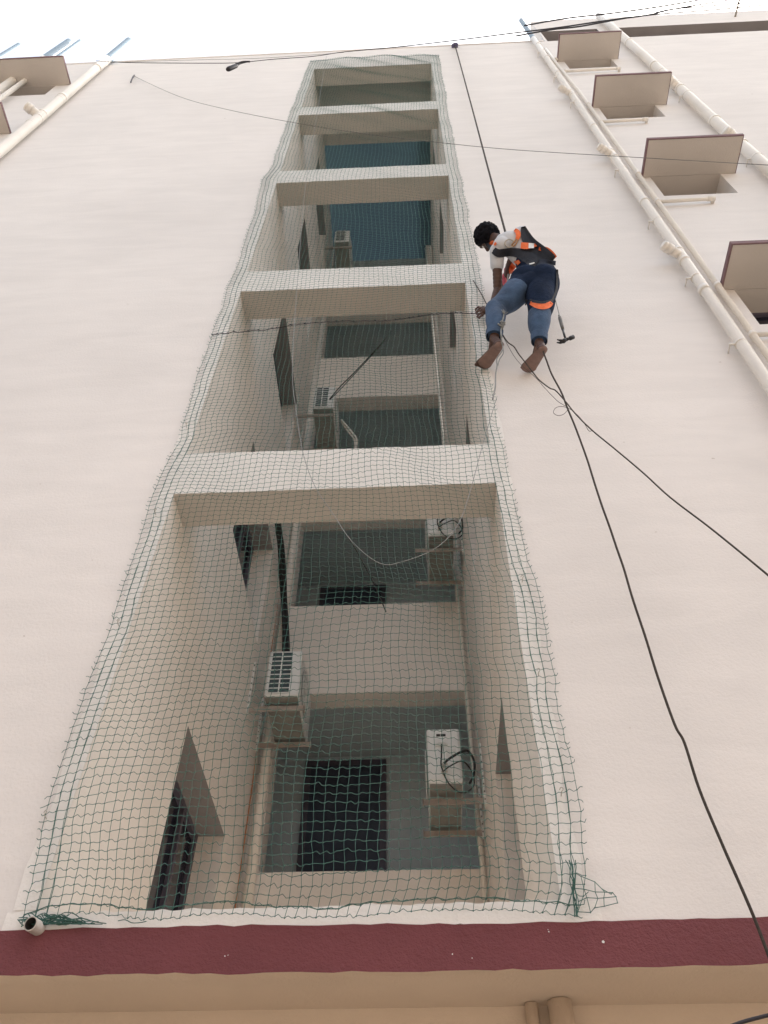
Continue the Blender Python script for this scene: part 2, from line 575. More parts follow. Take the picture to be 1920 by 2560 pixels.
# maroon band at first-floor level, overhang soffit and ground-floor wall
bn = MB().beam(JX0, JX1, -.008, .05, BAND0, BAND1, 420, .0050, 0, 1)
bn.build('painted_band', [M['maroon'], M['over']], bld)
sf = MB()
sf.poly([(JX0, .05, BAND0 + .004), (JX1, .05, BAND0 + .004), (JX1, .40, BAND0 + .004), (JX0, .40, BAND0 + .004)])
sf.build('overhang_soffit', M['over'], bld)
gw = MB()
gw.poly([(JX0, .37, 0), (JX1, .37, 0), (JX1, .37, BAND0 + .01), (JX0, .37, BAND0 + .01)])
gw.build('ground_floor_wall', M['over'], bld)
MB().tube([(.425, .335, 0), (.425, .335, BAND0)], .026, 12).build('wall_pipe', M['over'], bld, True)
MB().tube([(.535, .315, 0), (.535, .315, BAND0)], .048, 16).build('wall_pipe', M['over'], bld, True)
mk = MB()
for px, py, s_ in ((1783, 1146, .010), (1800, 905, .010), (1560, 1105, .006), (1240, 580, .008), (562, 296, .02), (780, 245, .015), (1700, 700, .008), (1640, 1330, .006), (1575, 1820, .005), (1430, 1555, .004),
                   (1440, 1125, .007), (60, 1590, .006), (230, 1400, .005), (100, 1210, .007), (320, 760, .008), (1880, 235, .02), (1480, 455, .010)):
    p = at(px, py, -.0012)
    mk.poly([(p[0] + s_ * rng.uniform(.5, 1.6) * math.cos(a), -.0012, p[2] + s_ * rng.uniform(.3, .8) * math.sin(a)) for a in [2 * math.pi * i / 7 for i in range(7)]])
tag(mk.build('wall_marks', M['soffit'], bld), 'small chips and spots on the plaster', None, None, 'stuff')
# flaked spots where the maroon paint has come away
fl = MB()
for px, py, s_ in ((1372, 2329, .003), (1370, 2324, .002), (1508, 2354, .006), (562, 2390, .003), (1131, 2385, .003), (570, 2388, .002), (1180, 2395, .002)):
    p = at(px, py, -.0125)
    n = 7
    fl.poly([(p[0] + s_ * rng.uniform(.6, 1.2) * math.cos(a), -.0125, p[2] + s_ * rng.uniform(.6, 1.5) * math.sin(a)) for a in [2 * math.pi * i / n for i in range(n)]])
tag(fl.build('paint_flakes', M['label'], bld), 'pale chips in the maroon paint', None, None, 'stuff')


# ------------------------------------------------------------------ unseen house added behind the camera to shade and warm the lower facade
opp = thing('added_opposite_building', 'unseen beige house added across the street to shade the cream block', 'building', None, (0, -12.5, 0))
MB().box(-16, 16, -8, 0, 0, 9.6).build('wall', M['oppwall'], opp)
MB().box(-16.2, 16.2, -8.2, .25, 9.6, 9.8).build('roof', M['soffit'], opp)
for fl_ in range(3):
    for c_ in range(8):
        x_ = -13.3 + c_ * 3.8
        w_ = MB().box(x_ - .65, x_ + .65, -.05, .03, 1.0 + fl_ * 3.1, 2.3 + fl_ * 3.1).build('window', M['frame'], opp)
        MB().box(x_ - .58, x_ + .58, .031, .036, 1.07 + fl_ * 3.1, 2.23 + fl_ * 3.1).build('pane', M['glass'], w_)

# ------------------------------------------------------------------ drain pipes
def ring(mb, x, y, z, r, h=.05, mi=0):
    mb.tube([(x, y, z - h / 2), (x, y, z + h / 2)], r, 16, mi)


def drainpipe(x, y, r, ztop, zbot, label, rings, stubs=(), clamps=(), grey_from=19.0, sdir=(-.86, -.5, .05)):
    t = thing('drainpipe', label, 'pipe', 'drainpipes on the facade', (x, 0, zbot))

    def L(mb, name, m, par=t, smooth=True):
        mb.v = [(a - x, b, c - zbot) for a, b, c in mb.v]
        return mb.build(name, m, par, smooth)
    zs = min(grey_from, ztop)
    n = 14
    path = [(x + .006 * math.sin(i * 1.3), y, zbot + (zs - zbot) * i / n) for i in range(n + 1)]
    L(MB().tube(path, r, 18), 'lower_pipe', M['pvc'])
    if ztop > zs:
        g_ = MB().tube([(x, y, zs - .02), (x, y, ztop)], r * 1.0, 18, cap=False)
        g_.tube([(x, y, ztop), (x, y, zs)], r * .84, 18, cap=False)
        g_.v += []
        L(g_, 'upper_pipe', M['pvcgrey'])
    for z in rings:
        c = MB()
        ring(c, x, y, z, r * 1.10, .07)
        L(c, 'coupling', M['pvc'])
    for z in stubs:
        d = np.array(sdir) / np.linalg.norm(sdir)
        p = np.array((x, y, z))
        b_ = MB().tube([p, p + d * (r + .085)], r * .92, 16)
        b_.tube([p + d * (r + .07), p + d * (r + .13)], r * 1.10, 16)
        b_.tube([p + d * (r + .13), p + d * (r + .165)], r * 1.0, 16)
        b = L(b_, 'branch', M['pvc'])
        for dz in (-.12, .10):
            c = MB()
            ring(c, x, y, z + dz, r * 1.12, .04)
            L(c, 'coupling', M['pvc'])
        e = MB().tube([p + d * (r + .166), p + d * (r + .171)], r * .75, 14)
        L(e, 'cap', M['pvc'], b)
    for z in clamps:
        c = MB()
        ring(c, x, y, z, r * 1.06, .022)
        c.box(x - r - .045, x - r + .01, y - .006, y + .006, z - .012, z + .012)
        c.tube([(x - r - .035, y, z), (x - r - .035, -.001, z)], .006, 6)
        L(c, 'clamp', M['pvc'])
    return t


drainpipe(2.612, -.08, .046, 20.85, 0, 'cream drainpipe left of the small windows, with three capped branches', [18.4, 17.35, 16.2, 13.2, 10.4, 8.25], (14.92, 12.0, 8.98), (17.8, 16.0, 14.45, 11.45, 9.85, 8.5, 7.3))
drainpipe(4.20, -.09, .068, 20.9, 0, 'thick cream drainpipe right of the small windows', [18.2, 16.4, 13.2], (14.98, 12.25), (15.9, 14.5, 11.6), 21.5, (-.8, -.55, .1))
drainpipe(-5.40, -.095, .072, 20.6, 0, 'cream drainpipe beside the left window, grey above the roof', [18.2, 16.1], (15.0,), (14.55, 15.95), 18.95, (-.75, -.65, .1))
drainpipe(-6.69, -.10, .072, 20.77, 0, 'thick grey drainpipe rising through the left sunshade', [], (), (), 19.2)
drainpipe(-6.47, -.10, .040, 20.8, 0, 'thin grey drainpipe close beside a thick one at the left sunshade', [], (), (), 19.1)
drainpipe(-7.70, -.10, .055, 20.67, 0, 'outermost grey drainpipe rising above the roof at far left', [], (), (), 19.2)
wp = thing('waste_pipe', 'thin cream waste pipe beside drainpipe with branches under the small windows', 'pipe', None, (2.775, 0, 0))
s = MB().tube([(-.055, -.05, 18.25), (-.04, -.05, 17.0), (0, -.05, 15.2), (0, -.05, 0)], .027, 12)
s.build('riser', M['pvc'], wp, True)
for z, xe in ((16.48, 3.66), (13.53, 3.39), (10.47, 3.36), (7.49, 3.5)):
    b = MB().tube([(-.0, -.05, z), (xe - 2.775, -.05, z + .025), (xe - 2.775 + .012, -.04, z + .03), (xe - 2.775 + .012, .0, z + .03)], .021, 10)
    bo = b.build('branch', M['pvc'], wp, True)
    MB().tube([(xe - 2.775 - .05, -.05, z + .024), (xe - 2.775 + .028, -.05, z + .026)], .028, 10).build('elbow', M['pvc'], bo, True)
    for zz in (z, z + .9):
        MB().tube([(0, -.05, zz - .025), (0, -.05, zz + .025)], .032, 12).build('coupling', M['pvc'], wp, True)

# pipe stub poking out over the band at the lower left corner of the net
ps = thing('pipe_stub', 'short open white plastic pipe poking out above the maroon band', 'pipe', None, (-1.56, 0, 3.05))
o0 = np.array((-1.56, 0, 3.05))
p = at(98, 2322, -.005) - o0
d = at(76, 2309, -.07) - o0 - p
SL = np.linalg.norm(d)
d /= SL
st = MB().tube([p, p + d * SL], .027, 22, cap=False)
inn = MB().tube([p + d * SL * .985, p + d * .004], .0232, 22, cap=False)
inn.build('tube_inside', M['pvcin'], ps, True)
n0 = len(st.v)
u = np.cross(d, (0, 0, 1.0)); u /= np.linalg.norm(u)
w_ = np.cross(d, u)
for k in range(22):
    a, b = 2 * math.pi * k / 22, 2 * math.pi * (k + 1) / 22
    e = p + d * SL
    f_ = lambda r, t_: e + (u * math.cos(t_) + w_ * math.sin(t_)) * r
    st.poly([f_(.0232, a), f_(.027, a), f_(.027, b), f_(.0232, b)])
st.build('tube', M['soffit'], ps, True)
MB().tube([p + d * .02, p + d * .012], .0231, 18).build('tube_end', M['pvcin'], ps)

# ------------------------------------------------------------------ air conditioners on the side walls
def bracket(sgn, xw, y0, y1, zb, label):
    t = thing('wall_bracket', label, 'bracket', 'steel brackets under the outdoor units', (xw, y0, zb))
    X0, X1 = sorted((0, -sgn * .022))
    for yy in (0.0, y1 - y0):
        rr = MB().box(X0, X1, yy - .02, yy + .025, -.06, .52).build('rail', M['rail'], t)
        h = MB()
        for k in range(8):
            zz = -.02 + k * .07
            h.box(*sorted((-sgn * .0225, -sgn * .0235)), yy - .004, yy + .008, zz, zz + .018)
            h.box(*sorted((-sgn * .006, -sgn * .016)), yy - .0212, yy - .0202, zz, zz + .014)
        tag(h.build('slots', M['hole'], rr), None, None, None, 'stuff')
    for yy in (0.0, y1 - y0):
        a = MB()
        A, B_ = sorted((-sgn * .02, -sgn * .52))
        a.box(A, B_, yy - .022, yy + .022, -.012, .0).box(A, B_, yy - .022, yy - .016, -.055, -.012)
        a.box(*sorted((-sgn * .515, -sgn * .525)), yy - .022, yy + .022, -.05, .008)
        a.build('arm', M['steel'], t)
    return t


def ac_unit(sgn, xw, y0, zb, label, end, gap=.17, w=.285, ln=.78, h=.545):
    """end face looks towards -y, long side runs along the wall; sgn -1 = left wall"""
    xa = xw - sgn * gap
    x0, x1 = sorted((xa, xa - sgn * w))
    t = thing('outdoor_unit', label, 'air conditioner', 'air conditioner outdoor units in the light well', (x0, y0, zb))
    c = MB().box(0, w, 0, ln, .02, h)
    c.build('casing', M['acw'], t, bevel=.018)
    MB().box(.012, w - .012, .012, ln - .012, .008, .0195).build('base_tray', M['acg'], t)
    for yy in (.09, ln - .15):
        MB().box(.02, w - .02, yy, yy + .05, -.0, .008).build('foot', M['acg'], t)
    # fan guard on the long side facing the well
    fx = w if sgn < 0 else 0
    f = MB()
    cz, cy = .29, .33
    for rr in (.06, .12, .18, .225):
        pts = [(fx - sgn * .012, cy + rr * math.cos(a), cz + rr * math.sin(a)) for a in [2 * math.pi * i / 24 for i in range(25)]]
        f.tube(pts, .0035, 5)
    for k in range(8):
        a = math.pi * k / 8
        f.tube([(fx - sgn * .013, cy - .225 * math.cos(a), cz - .225 * math.sin(a)), (fx - sgn * .013, cy + .225 * math.cos(a), cz + .225 * math.sin(a))], .003, 5)
    fo = f.build('fan_guard', M['acw'], t)
    dk = MB().tube([(fx - sgn * .003, cy, cz), (fx - sgn * .0045, cy, cz)], .222, 28)
    dk.build('fan_opening', M['coil'], fo)
    if end == 'grille':
        gx0, gx1 = (.03, w - .085) if sgn < 0 else (.085, w - .03)
        MB().box(gx0, gx1, -.003, -.001, .05, h - .025).build('coil', M['coil'], t)
        gr = MB()
        nrow = 9
        for i in range(nrow + 1):
            z = .05 + (h - .075) * i / nrow
            gr.box(gx0, gx1, -.009, -.004, z - .004, z + .004)
        for xx in (gx0, (gx0 + gx1) / 2, gx1):
            gr.box(xx - .006, xx + .006, -.010, -.0045, .046, h - .021)
        gr.build('side_grille', M['acw'], t)
    else:
        pn = MB().box(.02, w - .02, -.008, -.001, .05, h - .03)
        po = pn.build('service_panel', M['acw'], t, bevel=.004)
        MB().box(.085, .165, -.0095, -.0085, h - .085, h - .06).build('hand_slot', M['hole'], po)
        MB().box(.118, .122, -.011, -.0097, h - .086, h - .059).build('slot_bar', M['acw'], po)
        MB().box(.16, .245, -.0094, -.0084, .25, .33).build('rating_label', M['label'], po)
        hd = MB().tube([(.07, -.02, .37), (.10, -.03, .385), (.15, -.03, .385), (.18, -.02, .37)], .007, 7)
        hd.box(.075, .175, -.018, -.008, .362, .374)
        hd.build('cable_clip', M['acw'], po)
        v = MB()
        for zz, xx in ((.10, .13), (.17, .135)):
            v.tube([(xx, -.0, zz), (xx, -.05, zz)], .014, 10).tube([(xx - .02, -.035, zz), (xx + .03, -.04, zz)], .009, 8)
        v.build('valves', M['ring'], t)
        hs_ = MB()
        hs_.tube(spline([(.125, -.03, .37), (.118, -.045, .25), (.11, -.05, .16), (.125, -.05, .09)]), .006, 7)
        hs_.tube(spline([(.135, -.05, .17), (.18, -.07, .20), (.27, -.08, .25), (.34, -.07, .27), (.385, -.05, .18), (.37, -.05, .05), (.33, -.05, -.02)]), .010, 8)
        hs_.tube(spline([(.13, -.05, .10), (.18, -.06, .135), (.28, -.07, .175), (.34, -.06, .12), (.37, -.05, .03), (.36, -.04, -.04), (.29, -.05, -.10), (.22, -.05, -.08), (.16, -.04, .0), (.125, -.05, .08)]), .006, 7)
        hs_.build('hoses', M['black'], t, True)
    return t


BR = 'steel angle bracket carrying the '
ac_unit(-1, xl(6.1), 2.70, 6.175, 'outdoor unit with white side grille on left wall, just below lower cross beam', 'grille', .16, .315)
bracket(-1, xl(6.1) + .002, 2.80, 3.36, 6.14, BR + 'grille-sided unit on the lower left wall')
ac_unit(1, xr(5.3), 2.74, 5.285, 'lowest outdoor unit, white end panel with looped black hoses, right wall', 'service', .19)
bracket(1, xr(5.3) - .002, 2.90, 3.42, 5.25, BR + 'lowest unit with looped black hoses')
ac_unit(1, xr(8.1), 2.62, 8.19, 'outdoor unit tucked under lower cross beam on the right wall, seen from below', 'service', .10)
bracket(1, xr(8.1) - .002, 2.78, 3.28, 8.155, BR + 'unit tucked under the lower cross beam on the right')
ac_unit(-1, xl(10.8), 2.66, 10.86, 'outdoor unit with side grille on left wall, above second cross beam', 'grille', .24)
bracket(-1, xl(10.8) + .002, 2.74, 3.3, 10.825, BR + 'grille-sided unit above the second cross beam')
ac_unit(-1, xl(16.5), 2.66, 16.55, 'highest outdoor unit, bluish in the light of the blue roof sheet', 'grille', .20)
bracket(-1, xl(16.5) + .002, 2.76, 3.3, 16.515, BR + 'highest unit under the blue roof sheet')

# pipes and hoses in the well
vp = MB()
vp.tube([(-1.44, 3.52, 2.95), (-1.44, 3.52, 18.3)], .045, 14)
tag(vp.build('well_pipe', M['pvc'], None, True), 'cream vertical pipe in the back left corner of the light well', 'pipe')
op = MB().tube([(-1.51, 3.40, 2.95), (-1.505, 3.40, 10), (-1.49, 3.40, 18)], .006, 6)
tag(op.build('copper_pipe', mat('copper', (.42, .16, .07), .5, metal=.4), None, True), 'thin orange pipe running up the left wall of the well', 'pipe')
rp_ = MB().tube([(.53, 3.53, 2.95), (.53, 3.53, 18.2)], .022, 10)
tag(rp_.build('well_pipe', M['pvc'], None, True), 'thin cream vertical pipe in the back right corner of the light well', 'pipe')
hb = MB()
for off, r in ((0, .022), (.03, .017), (-.02, .012)):
    pts = [(atx(x_, y_, -1.43) if atx(x_, y_, -1.43)[1] < 3.36 else at(x_, y_, 3.36)) for x_, y_ in ((714, 1660), (713, 1625), (711, 1560), (709, 1500), (705, 1440), (700, 1370), (694, 1312), (688, 1240))]
    pts = [q + np.array((off + .006 * math.sin(i * 2 + r * 300), 0, 0)) for i, q in enumerate(pts)]
    hb.tube(spline(pts, 6), r, 8)
tag(hb.build('hose_bundle', M['black'], None, True), 'black insulated hose bundle climbing from the grille-sided lower unit', 'hose')
wh = MB().tube(spline([at(*K(738, 908), 3.0), at(*K(752, 925), 3.0), at(*K(768, 945), 3.0), at(*K(770, 958), 3.0), at(*K(766, 975), 3.0)], 6), .018, 8)
wh.tube(spline([at(*K(738, 912), 3.02), at(*K(750, 930), 3.02), at(*K(765, 950), 3.02), at(*K(767, 975), 3.02)], 6), .012, 8)
tag(wh.build('drain_hose', M['pvc'], None, True), 'white curved drain hose beside the unit above the second cross beam', 'hose')
dc = MB().tube(spline([at(*K(712, 862), 2.64), at(*K(735, 835), 2.55), at(*K(765, 805), 2.4), at(*K(800, 768), 2.2), at(*K(830, 735), 2.0), at(*K(845, 712), 1.9)], 6), .008, 6)
dc.tube(spline([at(*K(712, 864), 2.62), at(*K(740, 836), 2.5), at(*K(790, 782), 2.2), at(*K(832, 736), 2.0)], 6), .006, 6)
tag(dc.build('ac_cable', M['cable'], None, True), 'dark cable slanting up from the unit above the second cross beam', 'cable')
dl = MB().tube(spline([at(870, 1340, 1.2), at(905, 1400, 1.4), at(940, 1470, 1.6), at(965, 1530, 1.8)], 6), .006, 6)
tag(dl.build('loose_cable', M['cable'], None, True), 'thin dark cable slanting across the balcony opening below the lower cross beam', 'cable')

# ------------------------------------------------------------------ the safety net
LEFT_EDGE = [(779, 147.5), (756, 203), (734.5, 261), (717, 311), (700, 358), (682, 408), (659, 446.5), (648, 485), (640, 516), (613, 610), (585, 680), (573.6, 709), (560, 754.6), (540, 810),
             (506.6, 905), (492, 945), (481, 987), (466.8, 1025), (454, 1059), (452, 1090), (439.7, 1108), (425, 1135), (410.7, 1171), (391, 1225), (380, 1252), (347, 1350), (307, 1470), (278, 1562),
             (237, 1666), (203, 1771), (162, 1875), (127, 1967), (104, 2048), (92, 2118), (80, 2176), (62, 2262), (50, 2318)]
RIGHT_EDGE = [(1097, 138), (1103, 180), (1110.7, 226.6), (1116.5, 273), (1128, 319), (1134, 358), (1141.5, 400), (1153, 466), (1168.5, 527.5), (1186, 620), (1196, 671), (1204, 714), (1206, 768),
              (1214, 850), (1222, 924), (1231, 978), (1242, 1060), (1258, 1130), (1264, 1173), (1272, 1200), (1281, 1228), (1295, 1290), (1308, 1346), (1322, 1404), (1335, 1429), (1344, 1456), (1348, 1479),
              (1356, 1538), (1367.6, 1626), (1381, 1667), (1389, 1692), (1389, 1726), (1399, 1796), (1415, 1866), (1427, 1911), (1439, 1981), (1448, 2026), (1452, 2066), (1451, 2102), (1464, 2144), (1464, 2192), (1458, 2230), (1441, 2292)]
YN = -.022
le = np.array([at(x, y, YN) for x, y in LEFT_EDGE])[::-1]
re_ = np.array([at(x, y, YN) for x, y in RIGHT_EDGE])[::-1]
ZB, ZT = 3.035, 18.36
NROW = int((ZT - ZB) / .0425)
NCOL = 55


def lowfreq(shape, n, amp):
    """smooth random field"""
    a, b = np.meshgrid(np.linspace(0, 1, shape[0]), np.linspace(0, 1, shape[1]), indexing='ij')
    f = np.zeros(shape)
    for _ in range(n):
        k1, k2, ph = rng.uniform(2, 46), rng.uniform(.5, 7), rng.uniform(0, 6.28)
        f += np.sin(k1 * a * 6.28 * .5 + k2 * b * 6.28 * .5 + ph) / math.sqrt(n)
    return f * amp


v = np.linspace(0, 1, NROW)
u = np.linspace(0, 1, NCOL)
zr = ZB + (ZT - ZB) * v
# the net hangs a little bunched towards its sides
uu = u + .012 * np.sin(2 * math.pi * u * 2) * .5
XL = np.interp(zr, le[:, 2], le[:, 0])
XR = np.interp(zr, re_[:, 2], re_[:, 0])
NX = XL[:, None] + (XR - XL)[:, None] * uu[None, :] + lowfreq((NROW, NCOL), 8, .009)
NZ = zr[:, None] + np.zeros((1, NCOL)) + lowfreq((NROW, NCOL), 10, .019)
NZ -= .05 * (np.maximum(0, .10 - u)[None, :] * 10) ** 2 * .6
NZ[:, :] += .014 * np.sin(u * 9)[None, :] * np.sin(zr * .9)[:, None]
par = (np.add.outer(np.arange(NROW), np.arange(NCOL)) % 2) * 2 - 1
NZ += par * .0022
bul = np.sin(np.pi * np.clip(u, 0, 1)) ** .7
NY = -.014 - .045 * bul[None, :] * (.65 + lowfreq((NROW, NCOL), 6, .28)) - np.abs(lowfreq((NROW, NCOL), 6, .006))
NX += rng.normal(0, .0018, NX.shape)
NZ += rng.normal(0, .0020, NZ.shape)
NZ = np.maximum(NZ, 3.02 + .004 * rng.random(NZ.shape))
NY = np.minimum(NY, -.012)
ND = np.stack([NX, NY, NZ], -1)


def prisms(A, B, r, sides=3):
    """many straight twine pieces at once"""
    d = B - A
    d /= np.linalg.norm(d, axis=1)[:, None] + 1e-9
    ref = np.where(np.abs(d[:, 1:2]) < .9, np.array([[0, 1.0, 0]]), np.array([[1.0, 0, 0]]))
    a = np.cross(d, ref)
    a /= np.linalg.norm(a, axis=1)[:, None]
    b = np.cross(d, a)
    n = len(A)
    V = np.zeros((n, 2 * sides, 3))
    for k in range(sides):
        t = 2 * math.pi * k / sides
        o = (a * math.cos(t) + b * math.sin(t)) * r
        V[:, k] = A + o
        V[:, sides + k] = B + o
    base = (np.arange(n) * 2 * sides)[:, None]
    F = np.concatenate([base + np.array([[k, (k + 1) % sides, sides + (k + 1) % sides, sides + k]]) for k in range(sides)], 0)
    return V.reshape(-1, 3), F


def np_mesh(name, VF, m, parent=None):
    Vs, Fs, off = [], [], 0
    for V_, F_ in VF:
        Vs.append(V_)
        Fs.append([F_ + off])
        off += len(V_)
    V_ = np.concatenate(Vs)
    me = bpy.data.meshes.new(name)
    quads = [f[0] for f in Fs if f[0].shape[1] == 4]
    tris = [f[0] for f in Fs if f[0].shape[1] == 3]
    loops, starts = [], []
    pos = 0
    for arr in quads + tris:
        k = arr.shape[1]
        loops.append(arr.reshape(-1))
        starts.append(pos + np.arange(len(arr)) * k)
        pos += arr.size
    loops = np.concatenate(loops).astype(np.int32)
    starts = np.concatenate(starts).astype(np.int32)
    me.vertices.add(len(V_))
    me.vertices.foreach_set('co', V_.astype(np.float32).reshape(-1))
    me.loops.add(len(loops))
    me.loops.foreach_set('vertex_index', loops)
    me.polygons.add(len(starts))
    me.polygons.foreach_set('loop_start', starts)
    me.update(calc_edges=True)
    me.validate()
    me.materials.append(m)
    o = bpy.data.objects.new(name, me)
    COL.objects.link(o)
    if parent is not None:
        o.parent = parent
    return o


def octa(P, r):
    n = len(P)
    O = np.array([[1, 0, 0], [-1, 0, 0], [0, 1, 0], [0, -1, 0], [0, 0, 1], [0, 0, -1.0]])
    V_ = (P[:, None, :] + O[None] * (np.asarray(r).reshape(-1, 1, 1) if hasattr(r, '__len__') else r)).reshape(-1, 3)
    T = np.array([[0, 2, 4], [2, 1, 4], [1, 3, 4], [3, 0, 4], [2, 0, 5], [1, 2, 5], [3, 1, 5], [0, 3, 5]])
    F_ = ((np.arange(n) * 6)[:, None, None] + T[None]).reshape(-1, 3)
    return V_, F_


TW = .00150
net = thing('safety_net', 'green knotted safety net stretched over the light well openings', 'net', None, (0, 0, 0))
A = ND[:-1].reshape(-1, 3)
B = ND[1:].reshape(-1, 3)
vert = prisms(A, B, TW)
A = ND[:, :-1].reshape(-1, 3)
B = ND[:, 1:].reshape(-1, 3)
amp = rng.normal(.0045, .0022, len(A))[:, None] * np.array([[0, -.15, 1.0]])
m1 = A + (B - A) * .32 + amp
m2 = A + (B - A) * .68 - amp * rng.uniform(.1, .9, (len(A), 1))
hor = [prisms(A, m1, TW), prisms(m1, m2, TW), prisms(m2, B, TW)]
kn = octa(ND.reshape(-1, 3), rng.uniform(.0034, .0050, NROW * NCOL))
tag(np_mesh('mesh', [vert] + hor + [kn], M['net'], net), None, None, None, 'stuff')
# loose cut ends along the two sides and the top
ta, tb = [], []
for j in range(NROW):
    for c, sg in ((0, -1), (NCOL - 1, 1)):
        if rng.random() < .85:
            p0 = ND[j, c]
            p1 = p0 + np.array((sg * rng.uniform(.006, .017), -rng.uniform(0, .006), rng.normal(0, .006)))
            p2 = p1 + np.array((sg * rng.uniform(.002, .010), -rng.uniform(0, .008), rng.normal(.001, .007)))
            ta += [p0, p1]
            tb += [p1, p2]
for c in range(NCOL):
    p0 = ND[-1, c]
    ta.append(p0)
    tb.append(p0 + np.array((rng.normal(0, .01), -.004, rng.uniform(.015, .05))))
tag(np_mesh('cut_ends', [prisms(np.array(ta), np.array(tb), TW * 1.1)], M['net'], net), None, None, None, 'stuff')
# border rope threaded through the meshes, tied to hooks
for c in (1, 2, NCOL - 3, NCOL - 2):
    pts = [ND[j, c] + np.array((.004 * math.sin(j * .7), .002, 0)) for j in range(0, NROW, 3)]
    MB().tube(pts, .0017, 5).build('border_rope', M['netrope'], net)
MB().tube([ND[1, c] + np.array((0, -.003, .004 * math.sin(c))) for c in range(0, NCOL)], .0022, 5).build('border_rope', M['netrope'], net)
MB().tube([ND[-3, c] + np.array((0, -.003, .003 * math.sin(c * 1.3))) for c in range(0, NCOL)], .003, 5).build('border_rope', M['netrope'], net)
# dark seam where two nets are laced together
zs_l, zs_r = at(545, 833, -.04)[2], at(1199, 775, -.05)[2]
seam = []
for c in range(0, NCOL):
    zt = zs_l + (zs_r - zs_l) * c / (NCOL - 1)
    j = int(np.argmin(np.abs(NZ[:, c] - zt)))
    p0 = ND[j, c].copy()
    p0[2] = zt + rng.normal(0, .006)
    p0[1] -= .004
    seam.append(p0)
sm = MB().tube(spline(seam, 3), .0036, 6)
for c in range(NCOL):
    if rng.random() < .6:
        q_ = seam[c]
        sm.tube([q_ + np.array((-.01, 0, .012)), q_ + np.array((.003, -.006, 0)), q_ + np.array((.012, 0, -.014))], .0028, 5)
sm.build('lacing', M['cable'], net)
# bunched twine at the lower corners and the torn flap at the right
def flap(corner, ax, ay, n, m, jit, name):
    pts = np.zeros((n, m, 3))
    for i in range(n):
        for j in range(m):
            pts[i, j] = corner + np.array(ax) * i + np.array(ay) * j + rng.normal(0, jit, 3) * np.array((1, .5, 1))
    pts[..., 1] = np.minimum(pts[..., 1], -.012)
    a = np.concatenate([pts[:-1].reshape(-1, 3), pts[:, :-1].reshape(-1, 3)])
    b = np.concatenate([pts[1:].reshape(-1, 3), pts[:, 1:].reshape(-1, 3)])
    tag(np_mesh(name, [prisms(a, b, TW * 1.15), octa(pts.reshape(-1, 3), .0032)], M['net'], net), None, None, None, 'stuff')


c0 = at(1440, 2180, -.02)
c1 = at(1441, 2285, -.02)
pts = np.zeros((5, 4, 3))
tip = at(1535, 2242, -.04)
for i in range(5):
    for j in range(4):
        s_, t_ = i / 4, j / 3
        q0 = c0 * (1 - t_) + c1 * t_
        q1 = tip + np.array((0, 0, .035 * (.5 - t_)))
        pts[i, j] = q0 * (1 - s_) + q1 * s_ + rng.normal(0, .006, 3) * np.array((1, .3, 1))
a = np.concatenate([pts[:-1].reshape(-1, 3), pts[:, :-1].reshape(-1, 3)])
b = np.concatenate([pts[1:].reshape(-1, 3), pts[:, 1:].reshape(-1, 3)])
tag(np_mesh('torn_flap', [prisms(a, b, TW * 1.15), octa(pts.reshape(-1, 3), .0032)], M['net'], net), None, None, None, 'stuff')
bun = MB()
for i in range(40):
    x0_ = -1.60 + abs(rng.normal(0, .14))
    ln = rng.uniform(.05, .22)
    zq = 3.028 + rng.uniform(0, .045) * max(.2, 1 - (x0_ + 1.6) / .4)
    pts = [np.array((x0_ + ln * t, -.02 - .012 * rng.random(), max(3.022, zq - .02 * t + rng.normal(0, .007)))) for t in np.linspace(0, 1, 5)]
    bun.tube(spline(pts, 3), TW * 1.2, 4)
tag(bun.build('bunched_twine', M['netrope'], net), None, None, None, 'stuff')
bun = MB()
for i in range(5):
    off = rng.normal(0, 12)
    pts = [at(1432 + 10 * t + off * (1 - t * .6) + rng.normal(0, 2.5), 2150 + 142 * t, -.022 - .008 * rng.random()) for t in np.linspace(0, 1, 9)]
    bun.tube(spline(pts, 3), TW * 1.2, 4)
tag(bun.build('bunched_twine', M['netrope'], net), None, None, None, 'stuff')
hk = []
for px, py in ((113, 2042), (295, 1560), (466, 1065), (1404, 1985), (1347, 1685), (1306, 1450), (388, 1282)):
    p0 = at(px, py, -.02)
    h = MB().tube(spline([p0 + np.array((0, .02, 0)), p0 + np.array((0, -.012, .004)), p0 + np.array((.008, -.016, .014)), p0 + np.array((0, -.014, .024)), p0 + np.array((-.008, -.01, .014))], 4), .0022, 6)
    h.build('hook', M['ring'], net)

# ------------------------------------------------------------------ ropes, cords and cables
def rope(name, label, cat, pts, r, m, per=8, sides=8, wob=0.0, group=None):
    P = spline(pts, per)
    if wob:
        P = [q_ + rng.normal(0, wob, 3) for q_ in P]
    o = MB().tube(P, r, sides).build(name, M[m], None, True)
    return tag(o, label, cat, group)


